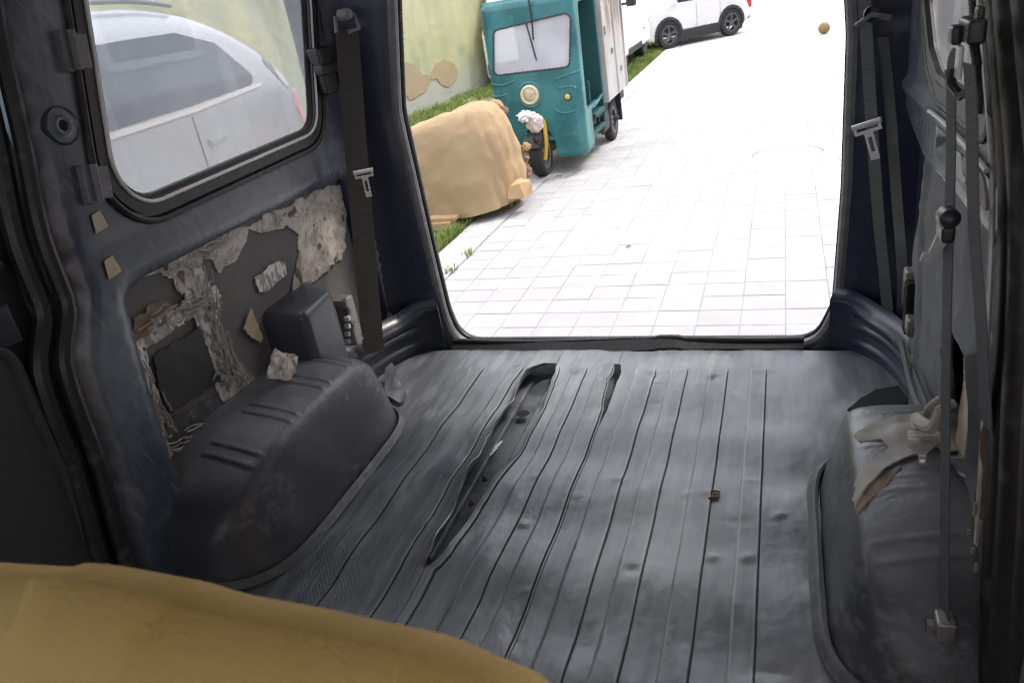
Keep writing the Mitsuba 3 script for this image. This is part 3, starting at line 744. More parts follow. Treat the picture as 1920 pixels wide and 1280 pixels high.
blocks, mat_uv = [], []
lim = [xs[0], US2 if US2 < US else US, max(US, US2), xs[-1]]
for bi in range(3):
    u = xs[(xs >= lim[bi] - 1e-9) & (xs <= lim[bi + 1] + 1e-9)]
    Uo = np.broadcast_to(u[None, :], (len(ys), len(u))); X = Uo.copy(); Z = np.zeros_like(X)
    Yg = np.broadcast_to(ys[:, None], X.shape)
    for us, cl, cr in ((US, tl_, tr_), (US2, t2l, t2r)):
        left = Uo <= us + 1e-9 if abs(lim[bi + 1] - us) < 1e-9 else (Uo < us - 1e-9)
        el, er = edge(cl, us), edge(cr, us)
        jag = crumple(np.c_[ys * 3, ys * 0, ys * 0], .0035, 14, 2)
        inside = env(cl)
        mid = (el + er) / 2
        el = np.where(inside, el + jag, mid); er = np.where(inside, np.maximum(er + .4 * jag, el), mid)
        w = np.where(left, np.exp(-(us - Uo) / .045), np.exp(-(Uo - us) / .045))
        X = X + np.where(left, (el[:, None] - us), (er[:, None] - us)) * w
        gap = np.clip((er - el) / .06, 0, 1)
        Z = Z + np.where(left, .034, .009) * gap[:, None] * np.where(left, np.exp(-(us - Uo) / .032), np.exp(-(Uo - us) / .015)) * (1 + .5 * crumple(np.c_[ys, ys, ys * 0], 1, 9, 7)[:, None])
    endf = np.clip((1.755 - Yg + .012 * np.sin(Uo * 70)) / .03, 0, 1); endf = endf * endf * (3 - 2 * endf)
    for a, b in bands:
        up = np.interp(Uo, [a - .003, a + .002, b - .0008, b + .0003, b + .001, b + .0018], [0, 1, 1, -.3, -.3, 0])
        Z = Z + .0034 * up * endf
        Z = Z + .004 * np.exp(-(((Uo - (a + b) / 2) / .024) ** 2) - (((Yg - 1.757) / .016) ** 2))
    P3 = np.stack([X, Yg, Z * 0], -1)
    # the sheet is not flat: slow waves across the van, small dents and folds
    Z = Z + .0032 * np.sin(Yg * 27 + .6 + .9 * np.sin(Uo * 3)) * np.clip((1.7 - Yg) / .2, 0, 1) + crumple(P3.reshape(-1, 3), .0045, 5.5, 11).reshape(Z.shape) + crumple((P3 * [1.0, .6, 1]).reshape(-1, 3), .0016, 26, 12).reshape(Z.shape)
    rg = np.random.default_rng(7)
    for _ in range(16):
        cx, cy, wx, wy, h = rg.uniform(-.8, .0), rg.uniform(.6, 1.7), rg.uniform(.008, .022), rg.uniform(.004, .009), rg.choice([-.002, .002, .003])
        Z = Z + h * np.exp(-((Uo - cx) / wx) ** 2 - ((Yg - cy) / wy) ** 2)
    for (px, py, h) in ((980, 770, -.008), (1335, 712, -.010), (1225, 705, -.006), (1075, 705, -.005), (1325, 930, .003), (985, 982, .004), (1185, 1072, -.005), (1335, 1048, .005), (1400, 1050, .005), (1460, 972, .004), (1290, 930, .003)):
        c = W(px, py, 2, 0)
        Z = Z + h * np.exp(-((Uo - c[0]) / .011) ** 2 - ((Yg - c[1]) / .009) ** 2)
    Z = Z + .012 * np.clip((Uo - .18) / .08, 0, 1) ** 2 * 0 + .022 * np.clip((Yg - 1.80) / .07, 0, 1) ** 2 * 0
    lift = np.exp(-((Uo - .2) / .07) ** 2 - ((Yg - 1.56) / .05) ** 2) * .02
    Z = Z + lift * (Uo > .05)
    blocks.append(thicken(gridmesh(np.stack([X, Yg, Z + .002], -1).transpose(1, 0, 2)), .0035))
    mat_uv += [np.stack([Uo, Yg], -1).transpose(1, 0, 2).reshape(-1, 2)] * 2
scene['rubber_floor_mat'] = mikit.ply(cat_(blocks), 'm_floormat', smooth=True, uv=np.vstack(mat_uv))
lab('rubber_floor_mat', 'grey ribbed rubber floor mat with a long gaping tear, lying on the van floor', 'floor mat')
# things caught in and on the mat
q = W(930, 840, 2, -.012)
obj('paint_flake', hull_r([(q[0] - .004, q[1] - .03, -.012), (q[0] + .006, q[1] + .028, -.010), (q[0] + .004, q[1] - .01, -.008), (q[0] - .005, q[1] + .01, -.012)], .0015), 'm_white', label='small white flake lying in the long tear of the floor mat', cat='flake')
q = W(980, 770, 2, -.01)
obj(V + '__metal_floor__rust_hole', lathe([(0, -.0172), (.012, -.0173), (.017, -.0177)], 'z', (q[0], q[1], 0), 14), 'm_void')
q = W(1339, 931, 2, .006)
cl = cat_([rbox(-.008, .008, -.012, .012, 0, .004, .0015), tube([(-.01, -.01, .006), (.008, -.006, .007), (.01, .012, .006), (-.006, .012, .008)], .002), tube([(-.004, .012, .004), (-.002, -.012, .009)], .002)])
cl.apply_translation((q[0], q[1], .004)); obj('metal_clip', cl, 'm_rust', label='small bent rusty clip lying on the right side of the floor mat', cat='clip')
for (px, py, wh) in ((800, 1052, 'near end'), (905, 900, 'middle'), (880, 945, 'lower half')):
    q = W(px, py, 2, -.012)
    obj('dirt_crumb', hull_r([(q[0], q[1], -.014), (q[0] + .008, q[1] + .004, -.012), (q[0] + .002, q[1] + .009, -.008)], .003), 'm_rust', label='dark crumb of dirt at the %s of the long floor mat tear' % wh, cat='dirt')
q = xy([(742, 708), (765, 748), (752, 762), (722, 745), (728, 715)])
obj('rubber_scrap', patch(q, lambda p: np.c_[p, .012 + .035 * np.clip((p[:, 1] - 1.60) / .08, 0, 1) + crumple(np.c_[p, p[:, :1]], .012, 22, 3)], .008, .003), 'm_floormat', label='curled grey rubber scrap behind the left wheel arch cover', cat='scrap')
q = xy([(1588, 786), (1610, 765), (1640, 748), (1685, 740), (1700, 768), (1690, 790), (1640, 800)])
obj('gap_shade_sheet', patch(q, lambda p: np.c_[p, .026 + crumple(np.c_[p, p[:, :1]], .005, 12, 3)], .01, .004), 'm_void', label='black sheet painted as the shaded gap behind the right wheel arch cover', cat='gap_shade')  # black sheet stands in for shade in the gap under the lifted mat

# ================================================================== SEAT BELTS
def tongue(key, c, ax_u, ax_v, mat_='m_nickel', s=1.0):
    """Buckle tongue: slotted plate below a wide bar. ax_u across, ax_v down the blade."""
    q = sg.box(-.008, -.055, .008, 0).difference(sg.box(-.0035, -.04, .0035, -.012)).union(sg.box(-.024, -.004, .024, .014).difference(sg.box(-.019, .002, .019, .007)))
    m = trimesh.creation.extrude_polygon(q, .0028, engine='earcut'); m.apply_scale(s)
    u, v = np.asarray(ax_u, float), -np.asarray(ax_v, float); u /= np.linalg.norm(u); v -= u * (u @ v); v /= np.linalg.norm(v)
    R = np.eye(4); R[:3, 0], R[:3, 1], R[:3, 2], R[:3, 3] = u, v, np.cross(u, v), c
    m.apply_transform(R)
    bar = tube([np.asarray(c) + u * -.026 * s + v * .012 * s, np.asarray(c) + u * .026 * s + v * .012 * s], .0055 * s, 10)
    return obj(key, cat_([m, bar]), mat_)


B = 'seat_belt'
lab(B, 'black seat belt hanging down the left rear post beside the window', 'seat belt')
p0, p1, p2 = np.array([-1.03, 1.82, .925]), np.array([-1.062, 1.755, .55]), np.array([-1.085, 1.66, .10])
pathL = spline([p0, p1, p2], 40)
obj(B + '__webbing', ribbon(pathL, (.75, .66, 0), .060), 'm_webbing')
obj(B + '__guide', cat_([lathe([(0, .012), (.010, .012), (.014, .006), (.014, -.02)], 'x', tuple(p0 + [.012, -.005, .035]), 16), tube([p0 + [-.02, -.018, -.002], p0 + [-.014, -.02, .03], p0 + [.018, .02, .032], p0 + [.022, .022, -.002], p0 + [0, 0, -.006]], .006, 8)]), 'm_trimgrey')
tongue(B + '__tongue', W(683, 330, 1, 1.735), (.85, .5, 0), (0, 0, -1))
q = W(655, 605, 0, -1.095)
obj(B + '__retractor', cat_([rbox(q[0] - .02, q[0] + .02, q[1] - .02, q[1] + .02, q[2] - .06, q[2] + .075, .006), rbox(q[0] - .024, q[0] + .024, q[1] - .028, q[1] - .015, q[2] + .055, q[2] + .075, .004)]), 'm_steel')
obj(B + '__retractor__pawl', cat_([rbox(q[0] - .012 + .006 * i, q[0] + .004 + .006 * i, q[1] - .03, q[1] - .018, q[2] - .05 + .022 * i, q[2] - .036 + .022 * i, .003) for i in range(4)]), 'm_nickel')

B = 'seat_belt_001'
lab(B, 'grey seat belt with bright tongue hanging on the right rear post beside the opening', 'seat belt')
pts = [W(1618, -30, 1, 1.83), W(1626, 100, 1, 1.83), W(1634, 230, 1, 1.83), W(1648, 420, 1, 1.83), W(1662, 560, 1, 1.83), W(1668, 640, 1, 1.82)]
path = spline(pts, 50)
obj(B + '__webbing', ribbon(path, (.42, -.55, 0), .036), 'm_webgrey')
pts2 = [W(1655, 70, 1, 1.80), W(1668, 200, 1, 1.80), W(1682, 380, 1, 1.79), W(1692, 520, 1, 1.78), W(1690, 600, 1, 1.80)]
obj(V + '__post_seam', ribbon(spline(pts2, 40), (.42, -.6, 0), .034), 'm_paint')
tongue(B + '__tongue', W(1628, 245, 1, 1.79), (1, -.3, .32), (-.2, 0, -1), s=1.15)
q = W(1634, 26, 1, 1.82)
obj(B + '__guide', cat_([lathe([(0, .01), (.012, .01), (.016, .004), (.016, -.02)], 'y', tuple(q), 16), tube([q + [-.03, -.01, -.02], q + [0, -.015, .0], q + [.035, -.01, -.012]], .006)]), 'm_trimgrey')

B = 'seat_belt_002'
lab(B, 'edge-on seat belt in two long strands hanging from the black guide at the right window', 'seat belt')
s1 = spline([W(1797, 92, 0, .2), W(1787, 118, 0, .2), W(1784, 300, 0, .2), W(1777, 560, 0, .2), W(1774, 800, 0, .2), W(1771, 1165, 0, .195)], 60)
obj(B + '__webbing', ribbon(s1, (-.14, 1, .0), .034), 'm_webgrey')
s2 = spline([W(1818, 120, 0, .2), W(1824, 250, 0, .2), W(1828, 430, 0, .205), W(1842, 620, 0, .215), W(1852, 800, 0, .23)], 50)
obj(B + '__webbing', ribbon(s2, (-.14, 1, .0), .036), 'm_webgrey')
g = W(1812, 58, 0, .20)
obj(B + '__guide', cat_([rbox(g[0] - .004, g[0] + .016, g[1] - .03, g[1] + .03, g[2] - .014, g[2] + .014, .005), rbox(g[0] - .014, g[0] - .002, g[1] + .004, g[1] + .03, g[2] - .016, g[2] + .006, .004), rbox(g[0] + .006, g[0] + .014, g[1] - .02, g[1], g[2] + .01, g[2] + .026, .003),
                         tube([g + [.008, .0, -.01], g + [.010, -.022, -.035], g + [.008, -.022, -.062], g + [0, .0, -.074], g + [-.008, .02, -.062], g + [-.010, .024, -.045]], .0055)]), 'm_plastic')
obj(B + '__guide__plate', rbox(g[0] - .006, g[0] - .001, g[1] - .006, g[1] + .020, g[2] - .055, g[2] - .016, .004), 'm_nickel')
c = W(1778, 412, 0, .19)
obj(B + '__tongue', cat_([hull_r([c + [0, -.008, .004], c + [0, .012, .002]], .0125, 2), rbox(c[0] - .008, c[0] + .008, c[1] - .012, c[1] + .03, c[2] - .028, c[2] - .006, .005)]), 'm_plastic')
c2 = W(1752, 470, 0, .19)
bl = sg.box(-.0075, -.045, .0075, .045).difference(sg.box(-.003, .02, .003, .036)).union(sg.box(-.014, -.05, .014, -.02))
m = trimesh.creation.extrude_polygon(bl, .003, engine='earcut')
d = (W(1775, 425, 0, .19) - W(1742, 496, 0, .19)); d /= np.linalg.norm(d)
u = np.array([1, -.15, 0]); u -= d * (d @ u); u /= np.linalg.norm(u)
R = np.eye(4); R[:3, 0], R[:3, 1], R[:3, 2], R[:3, 3] = u, d, np.cross(u, d), (W(1775, 425, 0, .19) + W(1742, 496, 0, .19)) / 2
m.apply_transform(R)
obj(B + '__tongue__blade', m, 'm_nickel')
c = W(1771, 1172, 0, .195)
obj(B + '__anchor', cat_([rbox(c[0] - .012, c[0] + .012, c[1] - .016, c[1] + .016, c[2] - .016, c[2] + .016, .004), lathe([(0, .012), (.008, .012), (.009, 0)], 'x', (c[0] - .022, c[1], c[2]), 6)]), 'm_steel')

# ================================================================== SEAT IN THE FOREGROUND
SK = 'front_seat'
lab(SK, 'tan front seat back close up in the lower left corner, out of focus', 'seat')
topc = np.array([(-.80, .56), (-.70, .618), (-.60, .642), (-.516, .649), (-.446, .658), (-.375, .655), (-.332, .646), (-.275, .643), (-.222, .639), (-.189, .635), (-.159, .626), (-.138, .618), (-.118, .608), (-.095, .585), (-.085, .55)])
topc[:, 1] -= .020; topc[:, 0] -= .013
tp = spline(topc, 90)
bot = np.c_[np.linspace(-.085, -.80, 30), np.full(30, .05)]
sil = sg.Polygon(np.vstack([tp, [(-.08, .3)], bot, [(-.82, .3)]])).buffer(0)


def cushion(sgn):
    def f(p):
        d = np.array([sil.exterior.distance(sg.Point(*q)) for q in p])
        k = np.clip(d / .075, 0, 1)
        th = .055 * np.sqrt(np.maximum(1 - (1 - k) ** 2, 0))
        return np.c_[p[:, 0], .27 + sgn * th + (.012 * crumple(np.c_[p * 7, p[:, :1]], 1, 1, 3) if sgn < 0 else 0) * k, p[:, 1]]
    return f


m = cat_([patch(sil, cushion(-1), .018), patch(sil, cushion(1), .018, flip=True)]); m.merge_vertices()
obj(SK + '__backrest', m, 'm_seat', smooth=True)
seam = np.array(xz([(388, 1100), (392, 1130), (372, 1160), (360, 1190), (320, 1215), (300, 1250), (288, 1300)], .27))
fs = cushion(-1)(spline(seam, 30))
if False: obj(SK + '__backrest__fold', tube(fs + [0, .001, 0], np.linspace(.0035, .0025, 30), 8), 'm_seat')
obj(SK + '__base', rbox(-.82, -.08, -.28, .22, .04, .30, .05, 2), 'm_seat')

# ================================================================== OUTSIDE: GROUND
GZ = -.65
obj('ground', patch(sg.box(-70, -40, 70, 110), lambda p: np.c_[p, np.full(len(p), GZ - .05)], 6), 'm_soil', kind='structure')
PX, PY, X0, X1 = .205, .18, -2.05, 3.485
obj('pavement', box(X0, X1, -6, 46, GZ - .04, GZ - .004), 'm_joint', kind='structure')


def paver_mesh(w, l):
    a, b, r, h = w / 2 - .0022, l / 2 - .0022, .002, .02
    v = [(-a, -b, -h), (a, -b, -h), (a, b, -h), (-a, b, -h), (-a, -b, -r), (a, -b, -r), (a, b, -r), (-a, b, -r),
         (-a + r, -b + r, 0), (a - r, -b + r, 0), (a - r, b - r, 0), (-a + r, b - r, 0)]
    f = []
    for i in range(4):
        j = (i + 1) % 4
        f += [(i, j, j + 4), (i, j + 4, i + 4), (i + 4, j + 4, j + 8), (i + 4, j + 8, i + 8)]
    f += [(8, 9, 10), (8, 10, 11)]
    return trimesh.Trimesh(np.array(v), np.array(f), process=False)


pm = paver_mesh(PX, PY)
shapes_p = mikit.ply(pm, 'm_paver', smooth=False)
rg = np.random.default_rng(3)
MH = (0.02, 6.82, .30)
cells = []
nx = int(round((X1 - X0) / PX))
for j in range(-33, 255):
    for i in range(nx):
        x, y = X0 + (i + .5) * PX, (j + .5) * PY
        if math.hypot(x - MH[0], y - MH[1]) < MH[2] + .06: continue
        cells.append((x, y, GZ + rg.uniform(-.0015, .0015)))
cells = np.array(cells)
vis = (cells[:, 1] > 2.95) & (cells[:, 0] < .13 + .07 * (cells[:, 1] - 1.9) + .35) & (cells[:, 0] > -.50 * cells[:, 1] - .15)
order = np.argsort(np.where(vis, cells[:, 1], 1e3), kind='stable')
for n, i in enumerate(order[:300]):
    k = 'pavement__paver' + ('' if n == 0 else '_%03d' % n)
    scene[k] = {**shapes_p, 'to_world': T().translate(cells[i].tolist()).rotate([0, 1, 0], float(rg.uniform(-.3, .3))).rotate([1, 0, 0], float(rg.uniform(-.3, .3)))}
rest = cells[order[300:]]
V0, F0 = np.asarray(pm.vertices), np.asarray(pm.faces)
vv = (V0[None] + rest[:, None]).reshape(-1, 3); ff = (F0[None] + (np.arange(len(rest)) * len(V0))[:, None, None]).reshape(-1, 3)
obj('pavement__far_pavers', trimesh.Trimesh(vv, ff, process=False), 'm_paver', kind='stuff', smooth=False)
# kerb: flat stones between paving and grass
lab('kerb', kind='structure')
scene['kerb'] = mikit.ply(box(-2.33, X0 - .004, -6, 46, GZ - .06, GZ - .010), 'm_joint')
kb = rbox(-2.325, X0 - .012, 0, .745, GZ - .05, GZ + .004, .006)
kd = mikit.ply(kb, 'm_kerb', smooth=35)
for n in range(26):
    scene['kerb__kerb_stone' + ('' if n == 0 else '_%03d' % n)] = {**kd, 'to_world': T().translate([0, 2.0 + n * .752, 0])}
# manhole cover
mc = cat_([lathe([(0, .004), (.275, .004), (.28, .0), (.28, -.02)], 'z', (MH[0], MH[1], GZ), 48), lathe([(.288, -.02), (.288, .005), (.455, .004), (.46, .0), (.46, -.02)], 'z', (MH[0], MH[1], GZ), 48)])
obj('manhole_cover', mc, 'm_iron', label='pale round manhole cover set into the white pavement', cat='manhole cover')
q = W(1545, 64, 2, GZ)
obj('ball', trimesh.creation.icosphere(3, .105).apply_translation((q[0], q[1], GZ + .105)) if False else lathe([(0, -.10), (.04, -.094), (.075, -.07), (.098, -.03), (.103, 0), (.098, .03), (.075, .07), (.04, .094), (0, .10)], 'z', (q[0], q[1], GZ + .10), 24), 'm_ball', label='small round tan ball alone on the far pavement', cat='ball')
# grass verge
vg = patch(sg.box(-7.5, -6, -2.31, 46), lambda p: np.c_[p, GZ - .012 + np.where(p[:, 0] < -3.0, .12 * np.clip((-3.0 - p[:, 0]) / .25, 0, 1), 0) + crumple(np.c_[p, p[:, :1] * 0], .02, 2, 3) * np.clip((-2.35 - p[:, 0]) / .3, 0, 1)], .25)
obj('verge', vg, 'm_soil', kind='structure', smooth=True)


def verge_z(x, y): return GZ - .012 + np.where(x < -3.0, .12 * np.clip((-3.0 - x) / .25, 0, 1), 0) + crumple(np.c_[x, y, x * 0], .02, 2, 3) * np.clip((-2.35 - x) / .3, 0, 1)


def blades(x, y, z, h, seed):
    r = np.random.default_rng(seed); n = len(x)
    a = r.uniform(0, 2 * np.pi, n); w = r.uniform(.003, .006, n); b = r.uniform(.2, .8, n) * h; la = r.uniform(0, 2 * np.pi, n)
    d = np.c_[np.cos(a), np.sin(a), a * 0] * w[:, None]; l = np.c_[np.cos(la), np.sin(la), la * 0] * b[:, None]
    p = np.c_[x, y, z - .01]
    v = np.stack([p - d, p + d, p + .35 * l + [0, 0, 1] * (.6 * h)[:, None] + .7 * d, p + .35 * l + [0, 0, 1] * (.6 * h)[:, None] - .7 * d, p + l + [0, 0, 1] * h[:, None]], 1)
    f = np.array([(0, 1, 2), (0, 2, 3), (3, 2, 4)])
    return trimesh.Trimesh(v.reshape(-1, 3), (f[None] + (np.arange(n) * 5)[:, None, None]).reshape(-1, 3), process=False)


r = np.random.default_rng(5)
gx, gy = [], []
for n, x0, x1, y0, y1 in ((16000, -2.9, -2.33, 4.2, 6.6), (26000, -2.9, -2.33, 6.6, 16), (45000, -6.2, -2.9, 5, 16), (5000, -6.2, -2.33, 16, 26), (8000, -3.4, -2.33, 16, 24)):
    gx.append(r.uniform(x0, x1, n)); gy.append(r.uniform(y0, y1, n))
gx, gy = np.concatenate(gx), np.concatenate(gy)
dn = meshkit.fbm(np.c_[gx * 1.6, gy * 1.6, gx * 0], 3, 2); keep = dn > .38
gx, gy = gx[keep], gy[keep]
obj('grass', blades(gx, gy, verge_z(gx, gy), r.uniform(.04, .13, len(gx)), 6), 'm_grass', 'patchy green grass growing on the verge beside the pavement', 'grass', kind='stuff', smooth=False)
for i, (px, py) in enumerate(((878, 478), (846, 508), (965, 385))):
    q = W(px, py, 2, GZ); n = 40
    obj('weed', blades(q[0] + r.normal(0, .02, n), q[1] + r.normal(0, .03, n), np.full(n, GZ), r.uniform(.02, .06, n), 20 + i), 'm_grass', ['tiny green weed in the kerb joint nearest the heap', 'tiny green weed in the kerb joint nearest the van', 'tiny green weed at the right foot of the heap'][i], 'weed', smooth=False)
for i, (px, py) in enumerate(((1048, 330), (1060, 333), (1178, 464))):
    q = W(px, py, 2, GZ)
    obj('litter', patch(np.array([(-.03, -.02), (.035, -.012), (.02, .03), (-.02, .022)]) * (1, .8, .5)[i], lambda p: np.c_[p[:, 0] + q[0], p[:, 1] + q[1], GZ + .012 + crumple(np.c_[p, p[:, :1]], .02, 20, i)], .008, .002), ('m_carton', 'm_plasticwhite', 'm_brown')[i],
        ['scrap of brown card on the pavement by the tricycle front wheel', 'scrap of white plastic on the pavement by the tricycle front wheel', 'dark dry leaf alone in the middle of the pavement'][i], 'litter')

# ---- wall on the left
wa, wb = np.array([-7.02, -3.0]), np.array([-4.62, 17.2])
dw_ = (wb - wa) / np.linalg.norm(wb - wa); nw = np.array([dw_[1], -dw_[0]])


def wallf(p, off=0.0):
    a = wa + p[:, :1] * dw_ + nw * (off + crumple(np.c_[p * .8, p[:, :1] * 0], .015, 1.5, 2))[:, None]
    return np.c_[a, p[:, 1]]


LW = float(np.linalg.norm(wb - wa))
WL = obj('garden_wall', patch(sg.box(0, GZ - .2, LW, 2.6), wallf, .25, .2), 'm_wall', 'tall mottled yellow green plaster wall behind the grass verge', 'wall', smooth=True)


def on_wall(px, py):
    rr = CAMM @ np.array([px - 960.0, py - 640.0, FPX])
    t = ((wa - EYE[:2]) @ nw) / (rr[:2] @ nw); h = EYE + t * rr
    return ((h[:2] - wa) @ dw_, h[2])


def scab(px, key, mat_, label):
    q = sg.Polygon([on_wall(*k) for k in px]); q = rnd(q, .05 if q.area > .1 else .012); c_ = dens(q.exterior.coords, .03)
    q = sg.Polygon(c_ + crumple(np.c_[c_, c_[:, :1] * 0], .02, 5, 4)[:, None] * [1, .7])
    obj(key, patch(q, lambda p: wallf(p, .012), .06, .012), mat_, label=label)


scab([(749, 132), (757, 116), (775, 122), (790, 140), (806, 143), (814, 122), (828, 113), (846, 115), (858, 135), (854, 152), (840, 164), (826, 160), (818, 148), (806, 152), (798, 172), (768, 188), (750, 165)], WL + '__render_patch', 'm_plaster', 'tan patch of bare render shaped like a dumb-bell')
scab([(560, 112), (566, 112), (567, 122), (561, 124)], WL + '__render_patch', 'm_plaster', 'small tan spot on the wall seen through the side window')
# pale building on the other side
bw = obj('building', box(4.2, 4.5, -8, 45, GZ - .1, 4.8), 'm_pinkwall', 'pale pinkish building wall seen through the right side window', 'building')
obj(bw + '__plinth', box(4.17, 4.198, -8, 45, GZ - .1, GZ + .25), 'm_kerb')
for y in (6.5, 10.0, 13.5):
    obj(bw + '__window', box(4.15, 4.197, y, y + 1.3, .9, 2.4), 'm_carglass')
    obj(bw + '__window_frame', cat_([box(4.14, 4.199, y - .08, y, .82, 2.48), box(4.14, 4.199, y + 1.3, y + 1.38, .82, 2.48), box(4.14, 4.199, y, y + 1.3, .82, .9), box(4.14, 4.199, y, y + 1.3, 2.4, 2.48)]), 'm_white')

# ================================================================== HEAP
H = 'covered_heap'
lab(H, 'large tan covered heap in front of the turquoise cargo tricycle', 'heap')
u, v = np.meshgrid(np.linspace(0, 2 * np.pi, 130), np.linspace(0, 1, 60), indexing='ij')
phi = v * np.pi * .5
ca, sa_ = np.cos(u), np.sin(u)
se = lambda t, e: np.sign(t) * np.abs(t) ** e
rad = np.cos(phi) ** .42
hx = -2.56 + .58 * rad * se(ca, .75) + .03 * np.sin(v * 3)
hy = 5.74 + .42 * rad * se(sa_, .8)
hz = -.61 + .10 * (hx + 2.56) + .78 * np.sin(phi) ** .9 + .10 * (hx + 2.56) * np.sin(phi)
Pm = np.stack([hx, hy, hz], -1)
n_ = np.stack([ca * np.cos(phi), sa_ * np.cos(phi), np.sin(phi)], -1)
Pm = Pm + n_ * crumple((Pm * [1, 1, .6]).reshape(-1, 3), .07, 2.6, 4).reshape(u.shape)[..., None] + n_ * crumple(Pm.reshape(-1, 3), .014, 9, 5).reshape(u.shape)[..., None]
fold_ = np.abs(meshkit.noise(np.stack([u * 4 + 1.5 * np.sin(v * 3), v * 2.2, u * 0], -1), 3) - .5)
Pm = Pm - n_ * (.016 * np.exp(-(fold_ / .10) ** 2) * np.clip(1.2 - v, .2, 1))[..., None]
Pm[-1] = Pm[0]
obj(H + '__cover', gridmesh(Pm), 'm_tan', smooth=True)
obj(H + '__carton_base', cat_([rbox(-3.0, -2.44, 5.20, 5.9, -.645, -.585, .004), rbox(-2.98, -2.40, 5.232, 6.2, -.583, -.555, .004)]), 'm_carton', label='flattened cartons under the tan cover')
cc = W(972, 355, 1, 5.55)
obj(H + '__carton', hull_r([cc + q for q in ((-.08, -.05, -.06), (.055, -.04, -.055), (.07, .12, -.06), (-.07, .12, -.06), (-.07, -.03, .03), (.03, -.05, .055), (.075, .09, .04), (-.05, .12, .06))], .004), 'm_carton', label='crushed orange brown carton at the right foot of the heap')
for i, (x0, x1, y0, y1, z0, z1) in enumerate(((-2.34, -2.05, 5.72, 6.1, -.52, -.33), (-2.40, -2.12, 5.75, 6.1, -.62, -.52))):
    obj(H + '__carton', rbox(x0, x1, y0, y1, z0, z1, .008), 'm_carton')
obj(H + '__timber', rbox(-2.46, -2.10, 5.68, 5.75, -.645, -.57, .004), 'm_brown')
obj(H + '__timber', rbox(-2.46, -2.10, 6.05, 6.12, -.645, -.57, .004), 'm_brown')
# things piled at its right end
def lump(c, rr, amp, fr, seed, flat=1.0):
    s = trimesh.creation.icosphere(4, 1.0); vv_ = np.array(s.vertices)
    vv_ = vv_ * np.asarray(rr) * (1 + crumple(vv_ + seed, amp, fr, seed))[:, None]
    return trimesh.Trimesh(vv_ + np.asarray(c), s.faces, process=False)


c = W(1003, 232, 1, 6.3)
obj('plastic_bag', lump(c, (.07, .06, .085), .45, 1.7, 3), 'm_plasticwhite', 'crumpled pinkish white plastic bag between the tan heap and the tricycle', 'bag', smooth=30)
c = W(985, 218, 1, 6.25)
obj('crumpled_paper', lump(c, (.06, .05, .04), .9, 3, 9), 'm_white', 'crumpled white paper on the right shoulder of the tan heap', 'paper', smooth=20)
c = W(1008, 260, 1, 6.3)
obj('black_pouch', lump(c, (.04, .05, .05), .4, 2, 5), 'm_rubber', 'small black pouch below the white plastic bag', 'pouch', smooth=40)
for i, (px, py, rr) in enumerate(((980, 296, .05), (986, 275, .035), (985, 322, .055), (930, 198, .05), (945, 208, .035))):
    c = W(px, py, 1, 5.95 if i < 3 else 6.0)
    obj('crumpled_carton', lump(c, (rr, rr, rr * .9), .6, 2.5, 20 + i), 'm_carton' if i % 2 else 'm_brownpaper', ['reddish brown crumpled carton at the middle of the heap right end', 'small crumpled carton just below the white plastic bag', 'lowest crumpled carton at the heap right end', 'orange brown crumpled carton on top of the heap', 'small brown crumpled carton on the heap beside the topmost one'][i], 'carton', smooth=20)

# ================================================================== CARGO TRICYCLE
K = 'cargo_tricycle'
lab(K, 'turquoise three-wheeled cargo tricycle with a rusty white cargo box parked on the pavement edge', 'cargo tricycle')
YF = 6.72                                             # front face
xl, xr = -2.50, -1.665
xm = (xl + xr) / 2
shell = to_m3(rbox(xl, xr, YF, YF + .62, -.50, .875, .07, 3))
inner = to_m3(rbox(xl + .035, xr - .035, YF + .035, YF + .70, -.7, .835, .05, 2))
shell = shell - inner


def cut_xz(poly, y0, y1): return to_m3(plate(poly, 1, y0, y1))


ws = rnd(xz([(925, 58), (1070, 22), (1068, 126), (925, 143)], YF), .05)
arc_ = sg.Point(-2.12, -.36).buffer(.165).union(sg.box(-2.285, -1.0, -1.955, -.36))
shell = shell - cut_xz(ws, YF - .1, YF + .2) - cut_xz(arc_, YF - .1, YF + .3)
sidecut = plate(rnd([(YF + .13, -.10), (YF + .9, -.10), (YF + .9, .78), (YF + .2, .78)], .05), 0, xl - .1, xr + .1)
shell = shell - to_m3(sidecut)
lowcut = box(xl - .1, xr + .1, YF + .30, YF + 1, -.8, -.12)
shell = shell - to_m3(lowcut)
st = to_tm(shell)
obj(K + '__cab_shell', st, 'm_teal', smooth=40)
obj(K + '__windscreen', plate(ws.buffer(.004), 1, YF + .012, YF + .016), 'm_dustyglass')
scene[K + '__windscreen'] = mikit.ply(patch(ws.buffer(.004), lambda p: np.c_[p[:, 0], np.full(len(p), YF + .014), p[:, 1]], .1), 'm_glarescreen', smooth=False)
wr = ring_pts(ws, 120)
obj(K + '__windscreen__gasket', tube(np.c_[wr[:, 0], np.full(120, YF + .002), wr[:, 1]], .008, 8, True), 'm_cladding')
wp = [W(990, -6, 1, YF - .03), W(997, 40, 1, YF - .035), W(1000, 75, 1, YF - .03)]
obj(K + '__wiper', cat_([tube(spline(wp, 10), .008), tube([W(986, 43, 1, YF - .02), W(1006, 114, 1, YF - .02)], .007)]), 'm_plastic')
hc = W(994, 178, 1, YF)
obj(K + '__headlight', lathe([(.075, -.03), (.085, .0), (.082, .028), (.066, .035), (.062, .02), (0, .012)], 'y', (hc[0], YF + .0, hc[2]), 36), 'm_cream')
sc = scene.pop(K + '__headlight')
hb = trimesh.creation.revolve(np.array([(.062, -.02), (.088, -.005), (.086, .02), (.072, .034), (.060, .028)]), sections=40)
